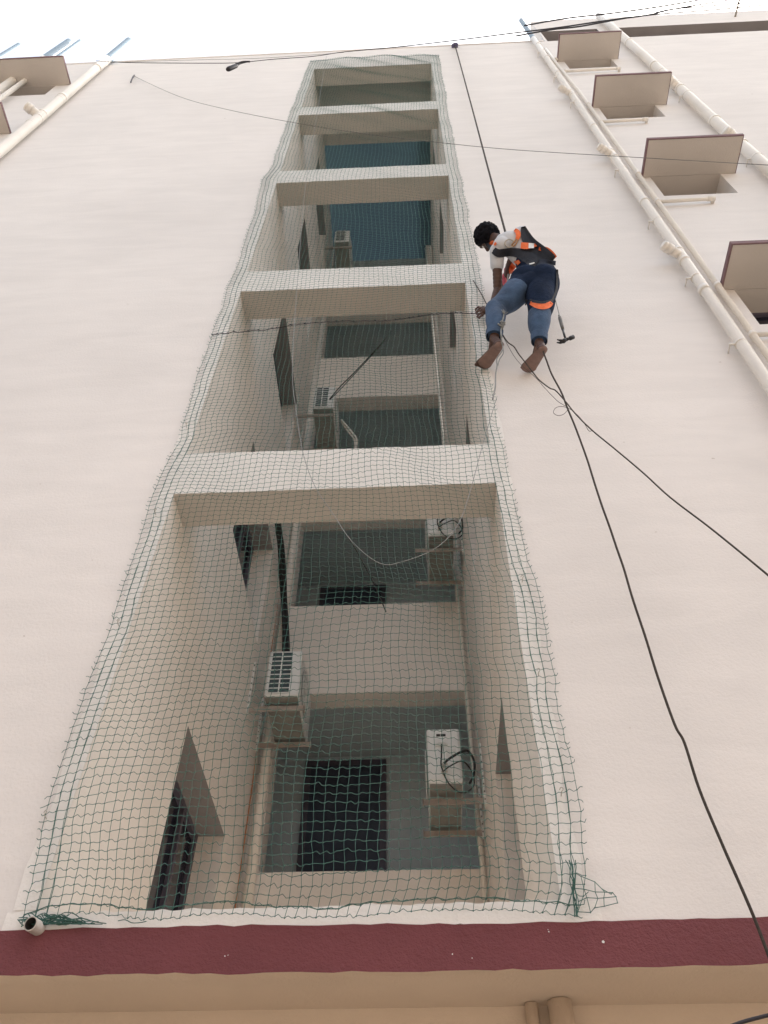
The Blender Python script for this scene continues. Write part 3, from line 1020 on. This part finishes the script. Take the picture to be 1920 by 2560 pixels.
r1 = [(1362, 890), (1379, 935), (1403, 980), (1420, 1024), (1436, 1062), (1453, 1107), (1470, 1155), (1487, 1210), (1505, 1265), (1523.5, 1316), (1542, 1371), (1560, 1423), (1582, 1498), (1613, 1591),
      (1646, 1697), (1687, 1812), (1711, 1857), (1749, 1975), (1807, 2114), (1845, 2200), (1884, 2291), (1922, 2390), (1975, 2530)]
ys = np.interp(np.arange(len(r1)), [0, 6, len(r1) - 1], [-.24, -.16, -.09])
rope('rope', 'thick dark rope hanging from the worker down past the maroon band', 'rope', [at(1330, 810, -.27)] + [at(x, y, yy) for (x, y), yy in zip(r1, ys)], .0062, 'rope', 6, 10)
rope('rope', 'taut dark rope from the roof edge down to the worker', 'rope', [np.array((at(1137, 112, -.02)[0], .10, 19.24)), at(1137, 112, -.03), at(1178, 262, -.16), at(1220, 420, -.30), at(1262, 575, -.42), at(1275, 622, -.40)], .0105, 'rope', 6, 8)
rk = MB()
p0 = at(1137, 113, -.04)
for i in range(5):
    a0 = rng.uniform(0, 6.28)
    rk.tube(spline([p0 + .05 * np.array((math.cos(a0 + t), .5 * math.sin(1.7 * t), math.sin(a0 + t))) for t in np.linspace(0, 5.5, 8)], 3), .014, 6)
tag(rk.build('rope_knot', mat('purple_rope', (.10, .09, .16), .8), None, True), 'purplish rope knot at the roof edge', 'knot')
r2 = [(1254, 833, -.22), (1269, 855, -.2), (1285, 867, -.18), (1296, 884, -.17), (1313, 906, -.16), (1333.6, 932.7, -.17), (1349, 951, -.18), (1374, 970, -.2), (1389, 976.5, -.2), (1413.6, 1003.7, -.22),
      (1439, 1035, -.25), (1480.6, 1076, -.28), (1539, 1124, -.34), (1607.7, 1182, -.42), (1676, 1244, -.5), (1779.5, 1323, -.62), (1925, 1442, -.8), (2100, 1590, -1.0)]
rope('rope', 'thin dark line running from the worker out to the right edge', 'rope', [at(*q_) for q_ in r2], .0046, 'rope', 6, 7)
r2b = [(1256, 838, -.21), (1272, 868, -.2), (1287, 893, -.18), (1306, 915, -.17), (1340, 945, -.17), (1360, 968, -.19), (1391, 1000, -.22), (1408, 1012, -.22), (1420, 1020, -.23), (1411, 1034, -.24), (1396, 1039, -.24), (1384, 1032, -.24), (1389, 1020, -.23),
       (1404, 1016, -.23), (1424, 1022, -.23), (1440, 1034, -.25), (1455, 1050, -.26), (1464, 1064, -.27), (1472, 1077, -.28), (1480, 1077, -.28)]
rope('thread', 'thin loose thread twisted round the thin dark line below the worker', 'thread', [at(*q_) for q_ in r2b], .0018, 'rope', 6, 5)
cw = [(1243, 990, -.20), (1228, 1040, -.20), (1204, 1122, -.17), (1169, 1250, -.14), (1140, 1319, -.13), (1088, 1371, -.12), (1007, 1404, -.12), (949, 1408, -.12), (880, 1354, -.12), (833, 1285, -.11), (787, 1215, -.11), (758, 1134, -.10), (741, 1030, -.10),
      (731, 926, -.09), (741, 741, -.08), (764, 463, -.07), (790, 300, -.07), (812, 165, -.03), (816, 140, -.01)]
rope('cord', 'pale cord hanging in a long loop in front of the net', 'cord', [at(*q_) for q_ in cw], .0021, 'cord', 8, 7)
rope('stick_line', 'short dark line from net edge to the hand of the worker', 'cord', [at(1183, 701, -.05), at(1200, 729, -.09), at(1220, 767, -.13)], .0042, 'rope', 5, 6)
rope('wire', 'thin wire slung across the upper net from the left wall to the right edge', 'wire', [at(335, 186, -.01), at(345, 195, -.03), at(450, 242, -.07), at(560, 272, -.09), at(720, 304, -.11), at(900, 333, -.12), at(1076, 354, -.14), at(1280, 374, -.2), at(1600, 394, -.35), at(1925, 413, -.5)], .0036, 'wire', 6, 6)
rope('wire_hook', 'small black hook in the upper left wall', 'hook', [at(336, 189, 0.01), at(334, 190, -.06), at(329, 200, -.07), at(327, 206, -.07)], .012, 'cable', 4, 6)
CY = -2.0
ca = [(240, 152), (282, 155), (358, 157), (521, 158), (597, 156.6), (684, 148), (782, 141), (863, 129.5), (982, 118.6), (1140, 100.7), (1280, 83), (1396, 69), (1511, 52), (1612, 38.6), (1704, 19), (1847, -4), (2000, -30)]
GR = 'overhead cables along the roof line'
rope('overhead_cable', 'thick black overhead cable following the roof line across the whole top', 'cable', [at(x, y, CY) for x, y in ca], [.0024 + .0030 * min(1, max(0, (i - 40) / 25)) for i in range(6 * (len(ca) - 1) + 1)], 'cable', 6, 6, group=GR)
cb = [(1290, 83), (1311, 64), (1415, 46), (1531, 33), (1640, 18), (1760, -2), (1900, -25)]
rope('overhead_cable', 'highest thin overhead cable against the sky at top right', 'cable', [at(x, y, CY - .1) for x, y in cb[1:]], .0055, 'cable', 6, 6, group=GR)
cc = [(1500, 54), (1612, 38.6), (1781, 25), (1922, 11.6), (2000, 4)]
rope('overhead_cable', 'lowest thin overhead cable just above the raised parapet', 'cable', [at(x, y, CY + .1) for x, y in cc], .0055, 'cable', 6, 6, group=GR)
cd = [(1640, 31), (1700, 21), (1922, 3.5), (2000, -3)]
rope('overhead_cable', 'thin overhead cable crossing the roof antenna', 'cable', [at(x, y, CY + .15) for x, y in cd], .0055, 'cable', 6, 6, group=GR)
ce = [(1290, 90), (1380, 74), (1450, 66), (1560, 46), (1640, 35)]
rope('overhead_cable', 'second cable twisted beside the thick overhead cable', 'cable', [at(x, y, CY + .05) for x, y in ce], .006, 'cable', 6, 6, group=GR)
cf = [(282, 156), (480, 150), (640, 146), (800, 136), (860, 131)]
rope('overhead_cable', 'faint thin cable above the thick one on the left of the roof line', 'cable', [at(x, y, CY + .1) for x, y in cf], .0013, 'wire', 6, 6, group=GR)
sp = thing('cable_splice', 'black sleeve hanging from the overhead cable at upper left', 'cable splice')
p0, p1 = at(568, 174, CY), at(594, 163, CY)
MB().tube([p0, p0 * .85 + p1 * .15, p0 * .15 + p1 * .85, p1], [.012, .017, .015, .008], 10).build('sleeve', M['cable'], sp, True)
MB().tube(spline([p1, at(603, 158, CY), at(618, 154, CY)], 4), .006, 6).build('tail', M['cable'], sp, True)
MB().tube(spline([at(590, 160, CY - .01), at(605, 155, CY - .01), at(625, 154, CY - .01)], 4), .006, 6).build('tie', M['cable'], sp, True)
rope('cable', 'black cable crossing the lower right corner below the band', 'cable', [at(1780, 2585, -.3), at(1850, 2557, -.3), at(1925, 2537, -.3), at(2000, 2520, -.3)], .006, 'cable', 4, 8)
a0 = at(1838, 42, 0)
an = thing('parapet_bracket', 'thin metal arm sticking out of the raised parapet, holding overhead cables', 'bracket', None, tuple(a0))
MB().tube([(0, .01, 0), (.03, -.36, .03), (.05, -.62, .05)], .022, 8).build('arm', M['ring'], an, True)
MB().tube([(.0, -.40, .04), (.30, -.44, .06)], .014, 6).build('crossbar', M['ring'], an, True)
MB().tube([(.28, -.44, .02), (.28, -.44, .12)], .05, 10).build('insulator', M['cable'], an, True)

# ------------------------------------------------------------------ the rope worker
def J(a, b, y):
    """pixel of the enlarged crop round the worker, at depth y"""
    return at(1100 + a / 4.1475, 500 + b / 4.1475, y)


_bm = bmesh.new()
bmesh.ops.create_icosphere(_bm, subdivisions=3, radius=1)
ICO_V = np.array([v_.co[:] for v_ in _bm.verts])
ICO_F = np.array([[v_.index for v_ in f_.verts] for f_ in _bm.faces])
_bm.free()


def nrm(a):
    a = np.array(a, float)
    return a / np.linalg.norm(a)


def frame(d, side):
    """columns: side, front, d"""
    d = nrm(d)
    s_ = np.array(side, float)
    s_ = nrm(s_ - d * (s_ @ d))
    return np.stack([s_, np.cross(d, s_), d], 1)


class Blob:
    def __init__(s):
        s.V, s.F, s.n = [], [], 0

    def ell(s, c, r, fr=None):
        r = np.array(r if hasattr(r, '__len__') else (r, r, r), float)
        v_ = ICO_V * r
        if fr is not None:
            v_ = v_ @ fr.T
        s.V.append(v_ + np.array(c))
        s.F.append(ICO_F + s.n)
        s.n += len(ICO_V)
        return s

    def bone(s, a, b, ra, rb, n=9, fr=None, flat=(1, 1)):
        a, b = np.array(a), np.array(b)
        for i in range(n + 1):
            t = i / n
            r = ra + (rb - ra) * t
            if fr is None:
                s.ell(a + (b - a) * t, r)
            else:
                s.ell(a + (b - a) * t, (r * flat[0], r * flat[1], r), fr)
        return s

    def chain(s, pts, rs, n=7):
        for i in range(len(pts) - 1):
            s.bone(pts[i], pts[i + 1], rs[i], rs[i + 1], n)
        return s

    def build(s, name, m, parent, voxel=.006, it=6, disp=0, dscale=.05):
        me = bpy.data.meshes.new(name + '_src')
        me.from_pydata(np.concatenate(s.V).tolist(), [], np.concatenate(s.F).tolist())
        o = bpy.data.objects.new(name + '_src', me)
        COL.objects.link(o)
        rm = o.modifiers.new('r', 'REMESH')
        rm.mode = 'VOXEL'
        rm.voxel_size = voxel
        if it:
            sm_ = o.modifiers.new('s', 'SMOOTH')
            sm_.factor = .5
            sm_.iterations = it
        dg = bpy.context.evaluated_depsgraph_get()
        nm = bpy.data.meshes.new_from_object(o.evaluated_get(dg))
        bpy.data.objects.remove(o)
        bpy.data.meshes.remove(me)
        nm.name = name
        if disp:
            co = np.zeros(len(nm.vertices) * 3)
            nm.vertices.foreach_get('co', co)
            no = np.zeros(len(nm.vertices) * 3)
            nm.vertices.foreach_get('normal', no)
            co, no = co.reshape(-1, 3), no.reshape(-1, 3)
            f_ = np.zeros(len(co))
            for k in range(14):
                w_ = nrm(rng.normal(size=3)) * rng.uniform(.35, 1.5) / dscale
                w2 = nrm(rng.normal(size=3)) * rng.uniform(.3, .8) / dscale
                f_ += .8 * np.sin(co @ w_ + rng.uniform(0, 6) + 1.6 * np.sin(co @ w2 + rng.uniform(0, 6)))
            co += no * (f_ * disp / 4)[:, None]
            nm.vertices.foreach_set('co', co.reshape(-1))
        nm.materials.clear()
        nm.materials.append(m)
        nm.polygons.foreach_set('use_smooth', [True] * len(nm.polygons))
        nm.update()
        o = bpy.data.objects.new(name, nm)
        COL.objects.link(o)
        o.parent = parent
        return o


per = thing('person', 'worker in grey shirt, blue jeans and orange-black harness hanging barefoot beside the net', 'person')
pelvis, hipL, hipR = J(985, 800, -.33), J(880, 880, -.32), J(1080, 880, -.34)
kneeL, ankL, heelL, ballL = J(585, 1130, -.30), J(560, 1440, -.245), J(612, 1505, -.245), J(462, 1690, -.062)
kneeR, ankR, heelR, ballR = J(1025, 1200, -.32), J(1030, 1480, -.245), J(1062, 1550, -.245), J(922, 1730, -.062)
waist, chest, neck, head = J(940, 620, -.38), J(800, 470, -.43), J(650, 420, -.45), J(485, 385, -.42)
shL, shR = J(590, 530, -.42), J(845, 350, -.50)
elL, wrL = J(600, 930, -.17), J(533, 1128, -.115)
elR, wrR = J(720, 680, -.20), J(672, 850, -.12)
lat = nrm(shR - shL)
spine = nrm(neck - pelvis)
tf = frame(spine, lat)

body = Blob()
body.chain([pelvis, waist, chest, neck], [.10, .09, .10, .05])
body.bone(neck, head, .048, .052)
body.chain([shL, elL, wrL], [.046, .040, .027], 10)
body.chain([shR, elR, wrR], [.046, .036, .025], 10)
for a, b_, c_ in ((hipL, kneeL, ankL), (hipR, kneeR, ankR)):
    body.chain([a, b_, c_], [.07, .05, .036], 10)
    body.ell(b_ + (c_ - b_) * .3, .050)
# feet
fwd = nrm(ballR - heelR)
for hl, bl, ak, sg in ((heelL, ballL, ankL, 1), (heelR, ballR, ankR, -1)):
    fd = nrm(bl - hl)
    ff = frame(fd, np.cross(fd, (0, 0, 1.0)))
    body.ell(hl, (.038, .030, .038), ff)
    body.bone(ak, hl, .034, .032, 5)
    body.bone(hl, bl, .039, .060, 14, ff, (1.0, .42))
    body.bone(ak, hl + (bl - hl) * .55 + np.array((0, 0, .02)), .034, .024, 6)
    for k in range(5):                                       # toes, the big one on the inner side
        o_ = (k - 2) * .0225 * sg
        ln = (.050, .050, .046, .040, .034)[k]
        r_ = (.0145, .0105, .010, .0098, .0092)[k]
        base = bl + ff[:, 0] * o_
        tip = base + fd * ln + np.array((0, 0, .004))
        tip[1] = min(tip[1], -.004 - r_)
        body.bone(base, tip, r_ * 1.15, r_, 5)
# left hand: palm, four curled fingers, thumb
palm = J(470, 1148, -.095)
hd_ = nrm(palm - wrL)
body.bone(wrL, palm, .026, .030, 6)
body.ell(J(455, 1150, -.088), (.034, .034, .026))
for pts in ([(440, 1122, -.085), (398, 1108, -.07), (368, 1132, -.055), (372, 1152, -.05)], [(432, 1146, -.08), (392, 1150, -.065), (372, 1172, -.055), (384, 1186, -.055)],
            [(436, 1170, -.085), (400, 1186, -.07), (386, 1208, -.062), (398, 1216, -.062)], [(446, 1190, -.09), (418, 1206, -.08), (402, 1222, -.072), (412, 1226, -.072)]):
    body.chain([J(*q_) for q_ in pts], [.0105, .0095, .0085, .0075], 4)
body.chain([J(488, 1128, -.10), J(452, 1112, -.09), J(415, 1122, -.075), J(392, 1140, -.065)], [.013, .0115, .010, .008], 4)
hr = wrR + np.array((-.03, .05, -.02))
body.bone(wrR, hr, .026, .032, 5)
for k in range(4):
    b0 = hr + np.array((-.012 + .012 * k, .01, .006 * k))
    body.chain([b0, b0 + np.array((-.02, .028, -.01)), b0 + np.array((-.035, .03, -.03))], [.010, .009, .0075], 3)
body.chain([hr + np.array((.02, 0, 0)), hr + np.array((.02, .03, -.015)), hr + np.array((.0, .045, -.02))], [.012, .010, .0085], 3)
# head
hu = nrm(nrm(head - neck) + np.array((-.1, .25, .25)))
hf = np.array((-.40, .88, .22))
hf = nrm(hf - hu * (hf @ hu))
hr_ = np.cross(hf, hu)
HF = np.stack([hr_, hf, hu], 1)
body.ell(head, (.074, .092, .098), HF)
body.ell(head + hf * .035 - hu * .055, (.055, .06, .06), HF)
body.ell(head + hf * .058 - hu * .085, (.026, .024, .020), HF)
body.bone(head + hf * .088 + hu * .01, head + hf * .108 - hu * .025, .010, .016, 4)
for sg in (-1, 1):
    e_ = head + hr_ * (.099 if sg > 0 else .078) * sg - hf * .004 - hu * .012
    body.ell(e_, (.010, .022, .034), HF)
    body.ell(e_ + hr_ * .008 * sg - hf * .01, (.007, .016, .028), HF)
    body.ell(head + hf * .088 + hr_ * .032 * sg + hu * .022, (.026, .010, .009), HF)
body.bone(head + hf * .088 - hu * .058 - hr_ * .02, head + hf * .088 - hu * .058 + hr_ * .02, .009, .009, 4)
bo = body.build('body', M['skin'], per, .0045, 4)
bo.data.materials.append(M['sole'])
for p_ in bo.data.polygons:                                  # paler soles
    if p_.normal.z < -.45 and p_.center.z < max(heelL[2], heelR[2]) + .05:
        p_.material_index = 1
for sg in (-1, 1):
    Blob().ell(head + hf * .083 + hr_ * .031 * sg + hu * .002, .011).build('eye', M['label'], per, .003, 2)
# soles, paler than the rest of the skin
# hair: cap with many curls
hair = Blob()
hc = head - hf * .014 + hu * .010
hair.ell(hc, (.092, .100, .106), HF)
for _ in range(420):
    d_ = nrm(rng.normal(size=3))
    if d_ @ hf > .62 and d_ @ hu < .45:
        continue
    if d_ @ hu < -.88:
        continue
    q_ = hc + HF @ (np.array((.096, .105, .110)) * (HF.T @ d_))
    hair.ell(q_, rng.uniform(.007, .021))
hair.build('hair', M['hair'], per, .005, 2, .004, .012)

# shirt
sh = Blob()
c1_ = J(855, 560, -.40)
sh.bone(waist + np.array((0, 0, .02)), chest, .13, .135, 8, tf, (1.05, .78))
sh.bone(chest, (shL + shR) / 2, .13, .105, 6, tf, (1.15, .8))
sh.bone(shL, shR, .066, .066, 8)
sh.bone((shL + shR) / 2, neck, .075, .058, 5)
shb = J(640, 470, -.46)
sh.ell(shb, .075)
eL = shL + (elL - shL) * .36
eR = shR + (elR - shR) * .40
sh.chain([shL, eL], [.066, .060], 8)
sh.chain([shR, eR], [.066, .058], 8)
shirt = sh.build('shirt', M['shirt'], per, .006, 4, .005, .04)
# jeans
jn = Blob()
hipf = frame(spine, hipR - hipL)
jn.ell(pelvis, (.172, .135, .14), hipf)
jn.ell(J(980, 860, -.36), (.15, .10, .13))
jn.ell(J(895, 825, -.35), .125)
jn.ell(J(1065, 840, -.36), .135)
jn.bone(pelvis, waist, .14, .128, 5, tf, (1.05, .85))
jn.chain([hipL, kneeL], [.122, .080], 26)
jn.chain([hipR, kneeR], [.132, .082], 26)
cufL = kneeL + (ankL - kneeL) * .80
cufR = kneeR + (ankR - kneeR) * .78
jn.chain([kneeL, kneeL + (ankL - kneeL) * .4, cufL], [.082, .078, .064], 16)
jn.chain([kneeR, kneeR + (ankR - kneeR) * .4, cufR], [.083, .078, .062], 16)
jeans = jn.build('jeans', M['jeans'], per, .0065, 4, .015, .055)
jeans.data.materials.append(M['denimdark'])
for p_ in jeans.data.polygons:                               # darker seat, lighter legs
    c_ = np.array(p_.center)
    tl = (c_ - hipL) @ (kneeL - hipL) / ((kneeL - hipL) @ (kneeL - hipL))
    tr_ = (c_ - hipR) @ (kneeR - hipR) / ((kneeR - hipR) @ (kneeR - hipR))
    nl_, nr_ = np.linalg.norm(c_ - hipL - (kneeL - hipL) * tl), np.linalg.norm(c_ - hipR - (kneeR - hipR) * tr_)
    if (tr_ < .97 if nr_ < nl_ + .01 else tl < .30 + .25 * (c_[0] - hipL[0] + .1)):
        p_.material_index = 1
for cu, kn_, r_ in ((cufL, kneeL, .066), (cufR, kneeR, .064)):
    d_ = nrm(cu - kn_)
    c_ = cu + d_ * .055
    cf_ = MB().tube([c_ - d_ * .075, c_ - d_ * .03, c_], [r_ * 1.02, r_ * .98, r_ * .95], 26, cap=False)
    cf_.tube([c_, c_ - d_ * .03], [r_ * .95, r_ * .86], 26, cap=False)
    cf_.build('cuff', M['jeans'], per, True)
    MB().tube([c_ - d_ * .028, c_ - d_ * .03], r_ * .9, 24).build('cuff_inside', M['navy'], per)

# harness straps laid on the clothes
bpy.context.view_layer.update()
TV, TF_ = [], []
for o in (shirt, jeans, bo):
    n0 = len(TV)
    TV += [v_.co.copy() for v_ in o.data.vertices]
    TF_ += [[n0 + i for i in p_.vertices] for p_ in o.data.polygons]
BVH = BVHTree.FromPolygons(TV, TF_)


def hit(a, b):
    d_ = Vector(ray(1100 + a / 4.1475, 500 + b / 4.1475)).normalized()
    r_ = BVH.ray_cast(Vector(CAM), d_, 30)
    return (np.array(r_[0]), np.array(r_[1]), np.array(d_)) if r_[0] is not None else (None, None, np.array(d_))


def strap(name, pts, m, th=.008, lift=.004, nl=16, nw=5, parent=None):
    """a webbing strap following the body along the given line (a, b, width)"""
    L_ = spline([np.array(q_, float) for q_ in pts], max(3, nl // max(1, len(pts) - 1)))
    rows = []
    last = None
    for i, q_ in enumerate(L_):
        t_ = L_[min(i + 1, len(L_) - 1)][:2] - L_[max(i - 1, 0)][:2]
        n_ = np.array((-t_[1], t_[0])) / (np.linalg.norm(t_) + 1e-9)
        row = []
        for k in range(nw):
            o_ = (k / (nw - 1) - .5) * q_[2]
            P_, N_, D_ = hit(*(q_[:2] + n_ * o_))
            row.append((P_, N_, D_, q_[:2] + n_ * o_))
        ok = [r_ for r_ in row if r_[0] is not None]
        depth = np.mean([np.linalg.norm(r_[0] - CAM) for r_ in ok]) if ok else last
        if depth is None:
            continue
        last = depth
        rr = []
        for P_, N_, D_, ab in row:
            dd = np.linalg.norm(P_ - CAM) if P_ is not None else depth
            dd = min(max(dd, depth - .05), depth + .05)
            rr.append((CAM + D_ * (dd - lift), D_))
        rows.append(rr)
    G = np.array([[r_[0] for r_ in row] for row in rows])
    DD = np.array([[r_[1] for r_ in row] for row in rows])
    for _ in range(3):                                       # webbing bridges small folds
        if len(G) > 2:
            G[1:-1] = .5 * G[1:-1] + .25 * (G[:-2] + G[2:])
    G = G - DD * .003
    mb = MB()
    n_, w_ = len(G), nw
    top = G - DD * th
    mb.v = [tuple(p_) for p_ in top.reshape(-1, 3)] + [tuple(p_) for p_ in (G + DD * .01).reshape(-1, 3)]
    o_ = n_ * w_
    for i in range(n_ - 1):
        for k in range(w_ - 1):
            a_ = i * w_ + k
            mb.f.append((a_, a_ + 1, a_ + w_ + 1, a_ + w_))
            mb.f.append((o_ + a_, o_ + a_ + w_, o_ + a_ + w_ + 1, o_ + a_ + 1))
    for i in range(n_ - 1):
        for k in (0, w_ - 1):
            a_ = i * w_ + k
            mb.f.append((a_, a_ + w_, o_ + a_ + w_, o_ + a_))
    for i in (0, n_ - 1):
        for k in range(w_ - 1):
            a_ = i * w_ + k
            mb.f.append((a_, a_ + 1, o_ + a_ + 1, o_ + a_))
    mb.m = [0] * len(mb.f)
    return mb.build(name, M[m], parent, True)


har = thing('safety_harness', 'orange and black full-body safety harness worn by the hanging worker', 'harness')
S = lambda *a_, **k_: strap(*a_, parent=har, **k_)
S('back_pad', [(862, 275, 46), (888, 370, 110), (930, 445, 130), (1010, 520, 150), (1110, 580, 130), (1180, 620, 80)], 'strap', th=.012)
S('shoulder_strap', [(478, 452, 22), (540, 505, 62), (600, 555, 90), (680, 545, 84), (770, 540, 90), (870, 570, 120), (960, 620, 120), (1010, 655, 80)], 'strap', th=.012, nl=28)
S('waist_belt', [(850, 610, 50), (960, 640, 62), (1080, 645, 62), (1200, 655, 48)], 'navy', th=.008)
S('orange_strap', [(775, 305, 34), (808, 335, 54), (812, 375, 48), (795, 410, 34)], 'orange', th=.016)
S('orange_strap', [(838, 470, 64), (910, 475, 66), (1005, 466, 26)], 'orange', th=.040)
S('orange_strap', [(1025, 500, 40), (1100, 515, 62), (1160, 560, 58), (1200, 598, 36)], 'orange', th=.036)
S('orange_strap', [(825, 635, 34), (775, 665, 62), (742, 715, 56), (733, 765, 26)], 'orange', th=.026)
S('leg_strap', [(935, 1065, 36), (1000, 1092, 60), (1080, 1102, 64), (1135, 1085, 60), (1158, 1060, 40)], 'orange', th=.010)
S('leg_strap', [(925, 1040, 30), (1000, 1056, 26), (1080, 1062, 26), (1165, 1040, 26)], 'strap', th=.012)
S('orange_strap', [(515, 470, 20), (545, 440, 44), (580, 465, 28)], 'orange', th=.014)
S('side_strap', [(1200, 620, 24), (1214, 720, 22), (1218, 820, 22), (1212, 930, 22), (1180, 1010, 20), (1150, 1075, 26)], 'strap', th=.010)
S('strap_end', [(905, 1030, 26), (892, 1075, 18), (882, 1092, 8)], 'strap', th=.012)
S('size_label', [(918, 472, 52), (945, 473, 52), (975, 474, 50)], 'label', th=.046)
P_, N_, D_ = hit(930, 645)
S('buckle', [(895, 628, 52), (930, 645, 60), (975, 655, 44)], 'strap', th=.024)
S('buckle_bar', [(925, 664, 12), (955, 657, 14), (980, 650, 10)], 'label', th=.028)
cR = hit(720, 450)[0]
cR = (cR if cR is not None else J(720, 450, -.5)) - hit(720, 450)[2] * .03
rt = CM[:, 0]
up_ = CM[:, 1]
mb = MB()
mb.tube([cR + (rt * math.cos(a_) * 1.15 + up_ * math.sin(a_)) * .034 for a_ in np.linspace(0, 2 * math.pi, 25)], .005, 8)
mb.build('dee_ring', M['ring'], har, True)
cc_ = cR + rt * .036 + up_ * .005
mb = MB()
mb.tube([cc_ + rt * a_ + up_ * b_ for a_, b_ in ((-.018, -.022), (.014, .018), (.022, .03), (.034, .02), (.012, -.02), (-.004, -.03), (-.018, -.022))], .007, 8)
mb.build('carabiner', mat('brass', (.42, .24, .12), .4, metal=.7), har, True)
pk = Blob()
pk.chain([J(690, 720, -.16), J(675, 780, -.14), J(668, 840, -.13), J(672, 890, -.14)], [.020, .026, .022, .014], 6)
po_ = pk.build('tool_sling', M['pink'], har, .005, 3, .006, .02)
MB().tube(spline([J(705, 770, -.30), J(700, 850, -.31), J(712, 890, -.31), J(735, 895, -.31)], 5), .005, 7).build('lanyard', M['cord'], har, True)

# cord tied to the left leg, hammer on a string
ck = thing('knotted_cord', 'pale cord with frayed knot tied at the left leg of the worker', 'cord')
lc = [(655, 1150, -.42), (662, 1190, -.42), (650, 1245, -.41), (640, 1290, -.40), (632, 1345, -.39), (634, 1400, -.37), (640, 1470, -.34), (652, 1520, -.32), (650, 1550, -.31), (628, 1590, -.30), (588, 1650, -.28), (592, 1720, -.27), (578, 1800, -.26), (575, 1880, -.25), (570, 1960, -.24), (545, 2070, -.22)]
LC = []
for a_, b_, y_ in lc:
    P_, N_, D_ = hit(a_, b_)
    LC.append(P_ - D_ * .02 if (P_ is not None and b_ < 1540) else J(a_, b_, y_ + .03))
MB().tube(spline(LC, 6), .0055, 7).build('strand', M['cord'], ck, True)
MB().tube(spline([LC[7], LC[9] + rt * .02, LC[10] + rt * .022, LC[11] + rt * .004], 5), .004, 6).build('strand', M['cord'], ck, True)
kb = MB()
for i in range(7):
    q_ = LC[3] + rng.normal(0, .006, 3)
    kb.tube(spline([q_ + rng.normal(0, .012, 3) + up_ * (.02 - .01 * k) for k in range(4)], 3), .006, 5)
for i in range(6):
    kb.tube([LC[1], LC[1] + up_ * rng.uniform(.02, .045) + rt * rng.normal(0, .018)], .0022, 4)
kb.build('frayed_knot', M['cord'], ck, True)
hm = thing('hammer', 'claw hammer hanging on a string right of the worker', 'hammer')
hy = -.40
h0, h1 = J(1240, 1212, hy), J(1298, 1435, hy + .02)
MB().tube([h0, h0 + (h1 - h0) * .08, h0 + (h1 - h0) * .45, h0 + (h1 - h0) * .6], [.011, .014, .0125, .010], 10).build('grip', M['grip'], hm, True)
MB().tube([h0 + (h1 - h0) * .6, h1], .0085, 8).build('shaft', M['hstl'], hm, True)
hx = J(1305, 1448, hy + .02)
MB().tube([hx, J(1330, 1440, hy + .02), J(1336, 1438, hy + .02), J(1345, 1436, hy + .02), J(1382, 1420, hy + .02)], [.014, .011, .010, .0155, .0165], 12).build('hammer_face', M['hstl'], hm, True)
cl = MB()
for o_ in (-.006, .006):
    cl.tube(spline([hx + rt * 0, J(1280, 1462, hy + .02) + np.array((0, o_, 0)), J(1245, 1468, hy + .02) + np.array((0, o_ * 1.6, 0)), J(1212, 1462, hy + .02) + np.array((0, o_ * 2, 0))], 4), [.013] * 5 + [.009] * 4 + [.007, .006, .005, .004], 8)
cl.build('claw', M['hstl'], hm, True)
MB().tube(spline([J(1190, 1005, -.36), J(1208, 1080, -.38), J(1230, 1165, -.40), h0], 4), .0032, 5).build('string', M['wire'], hm, True)
MB().tube([h0 + np.array((0, 0, .03)), h0 + np.array((0, 0, .012))], .007, 7).build('knot', M['cord'], hm, True)
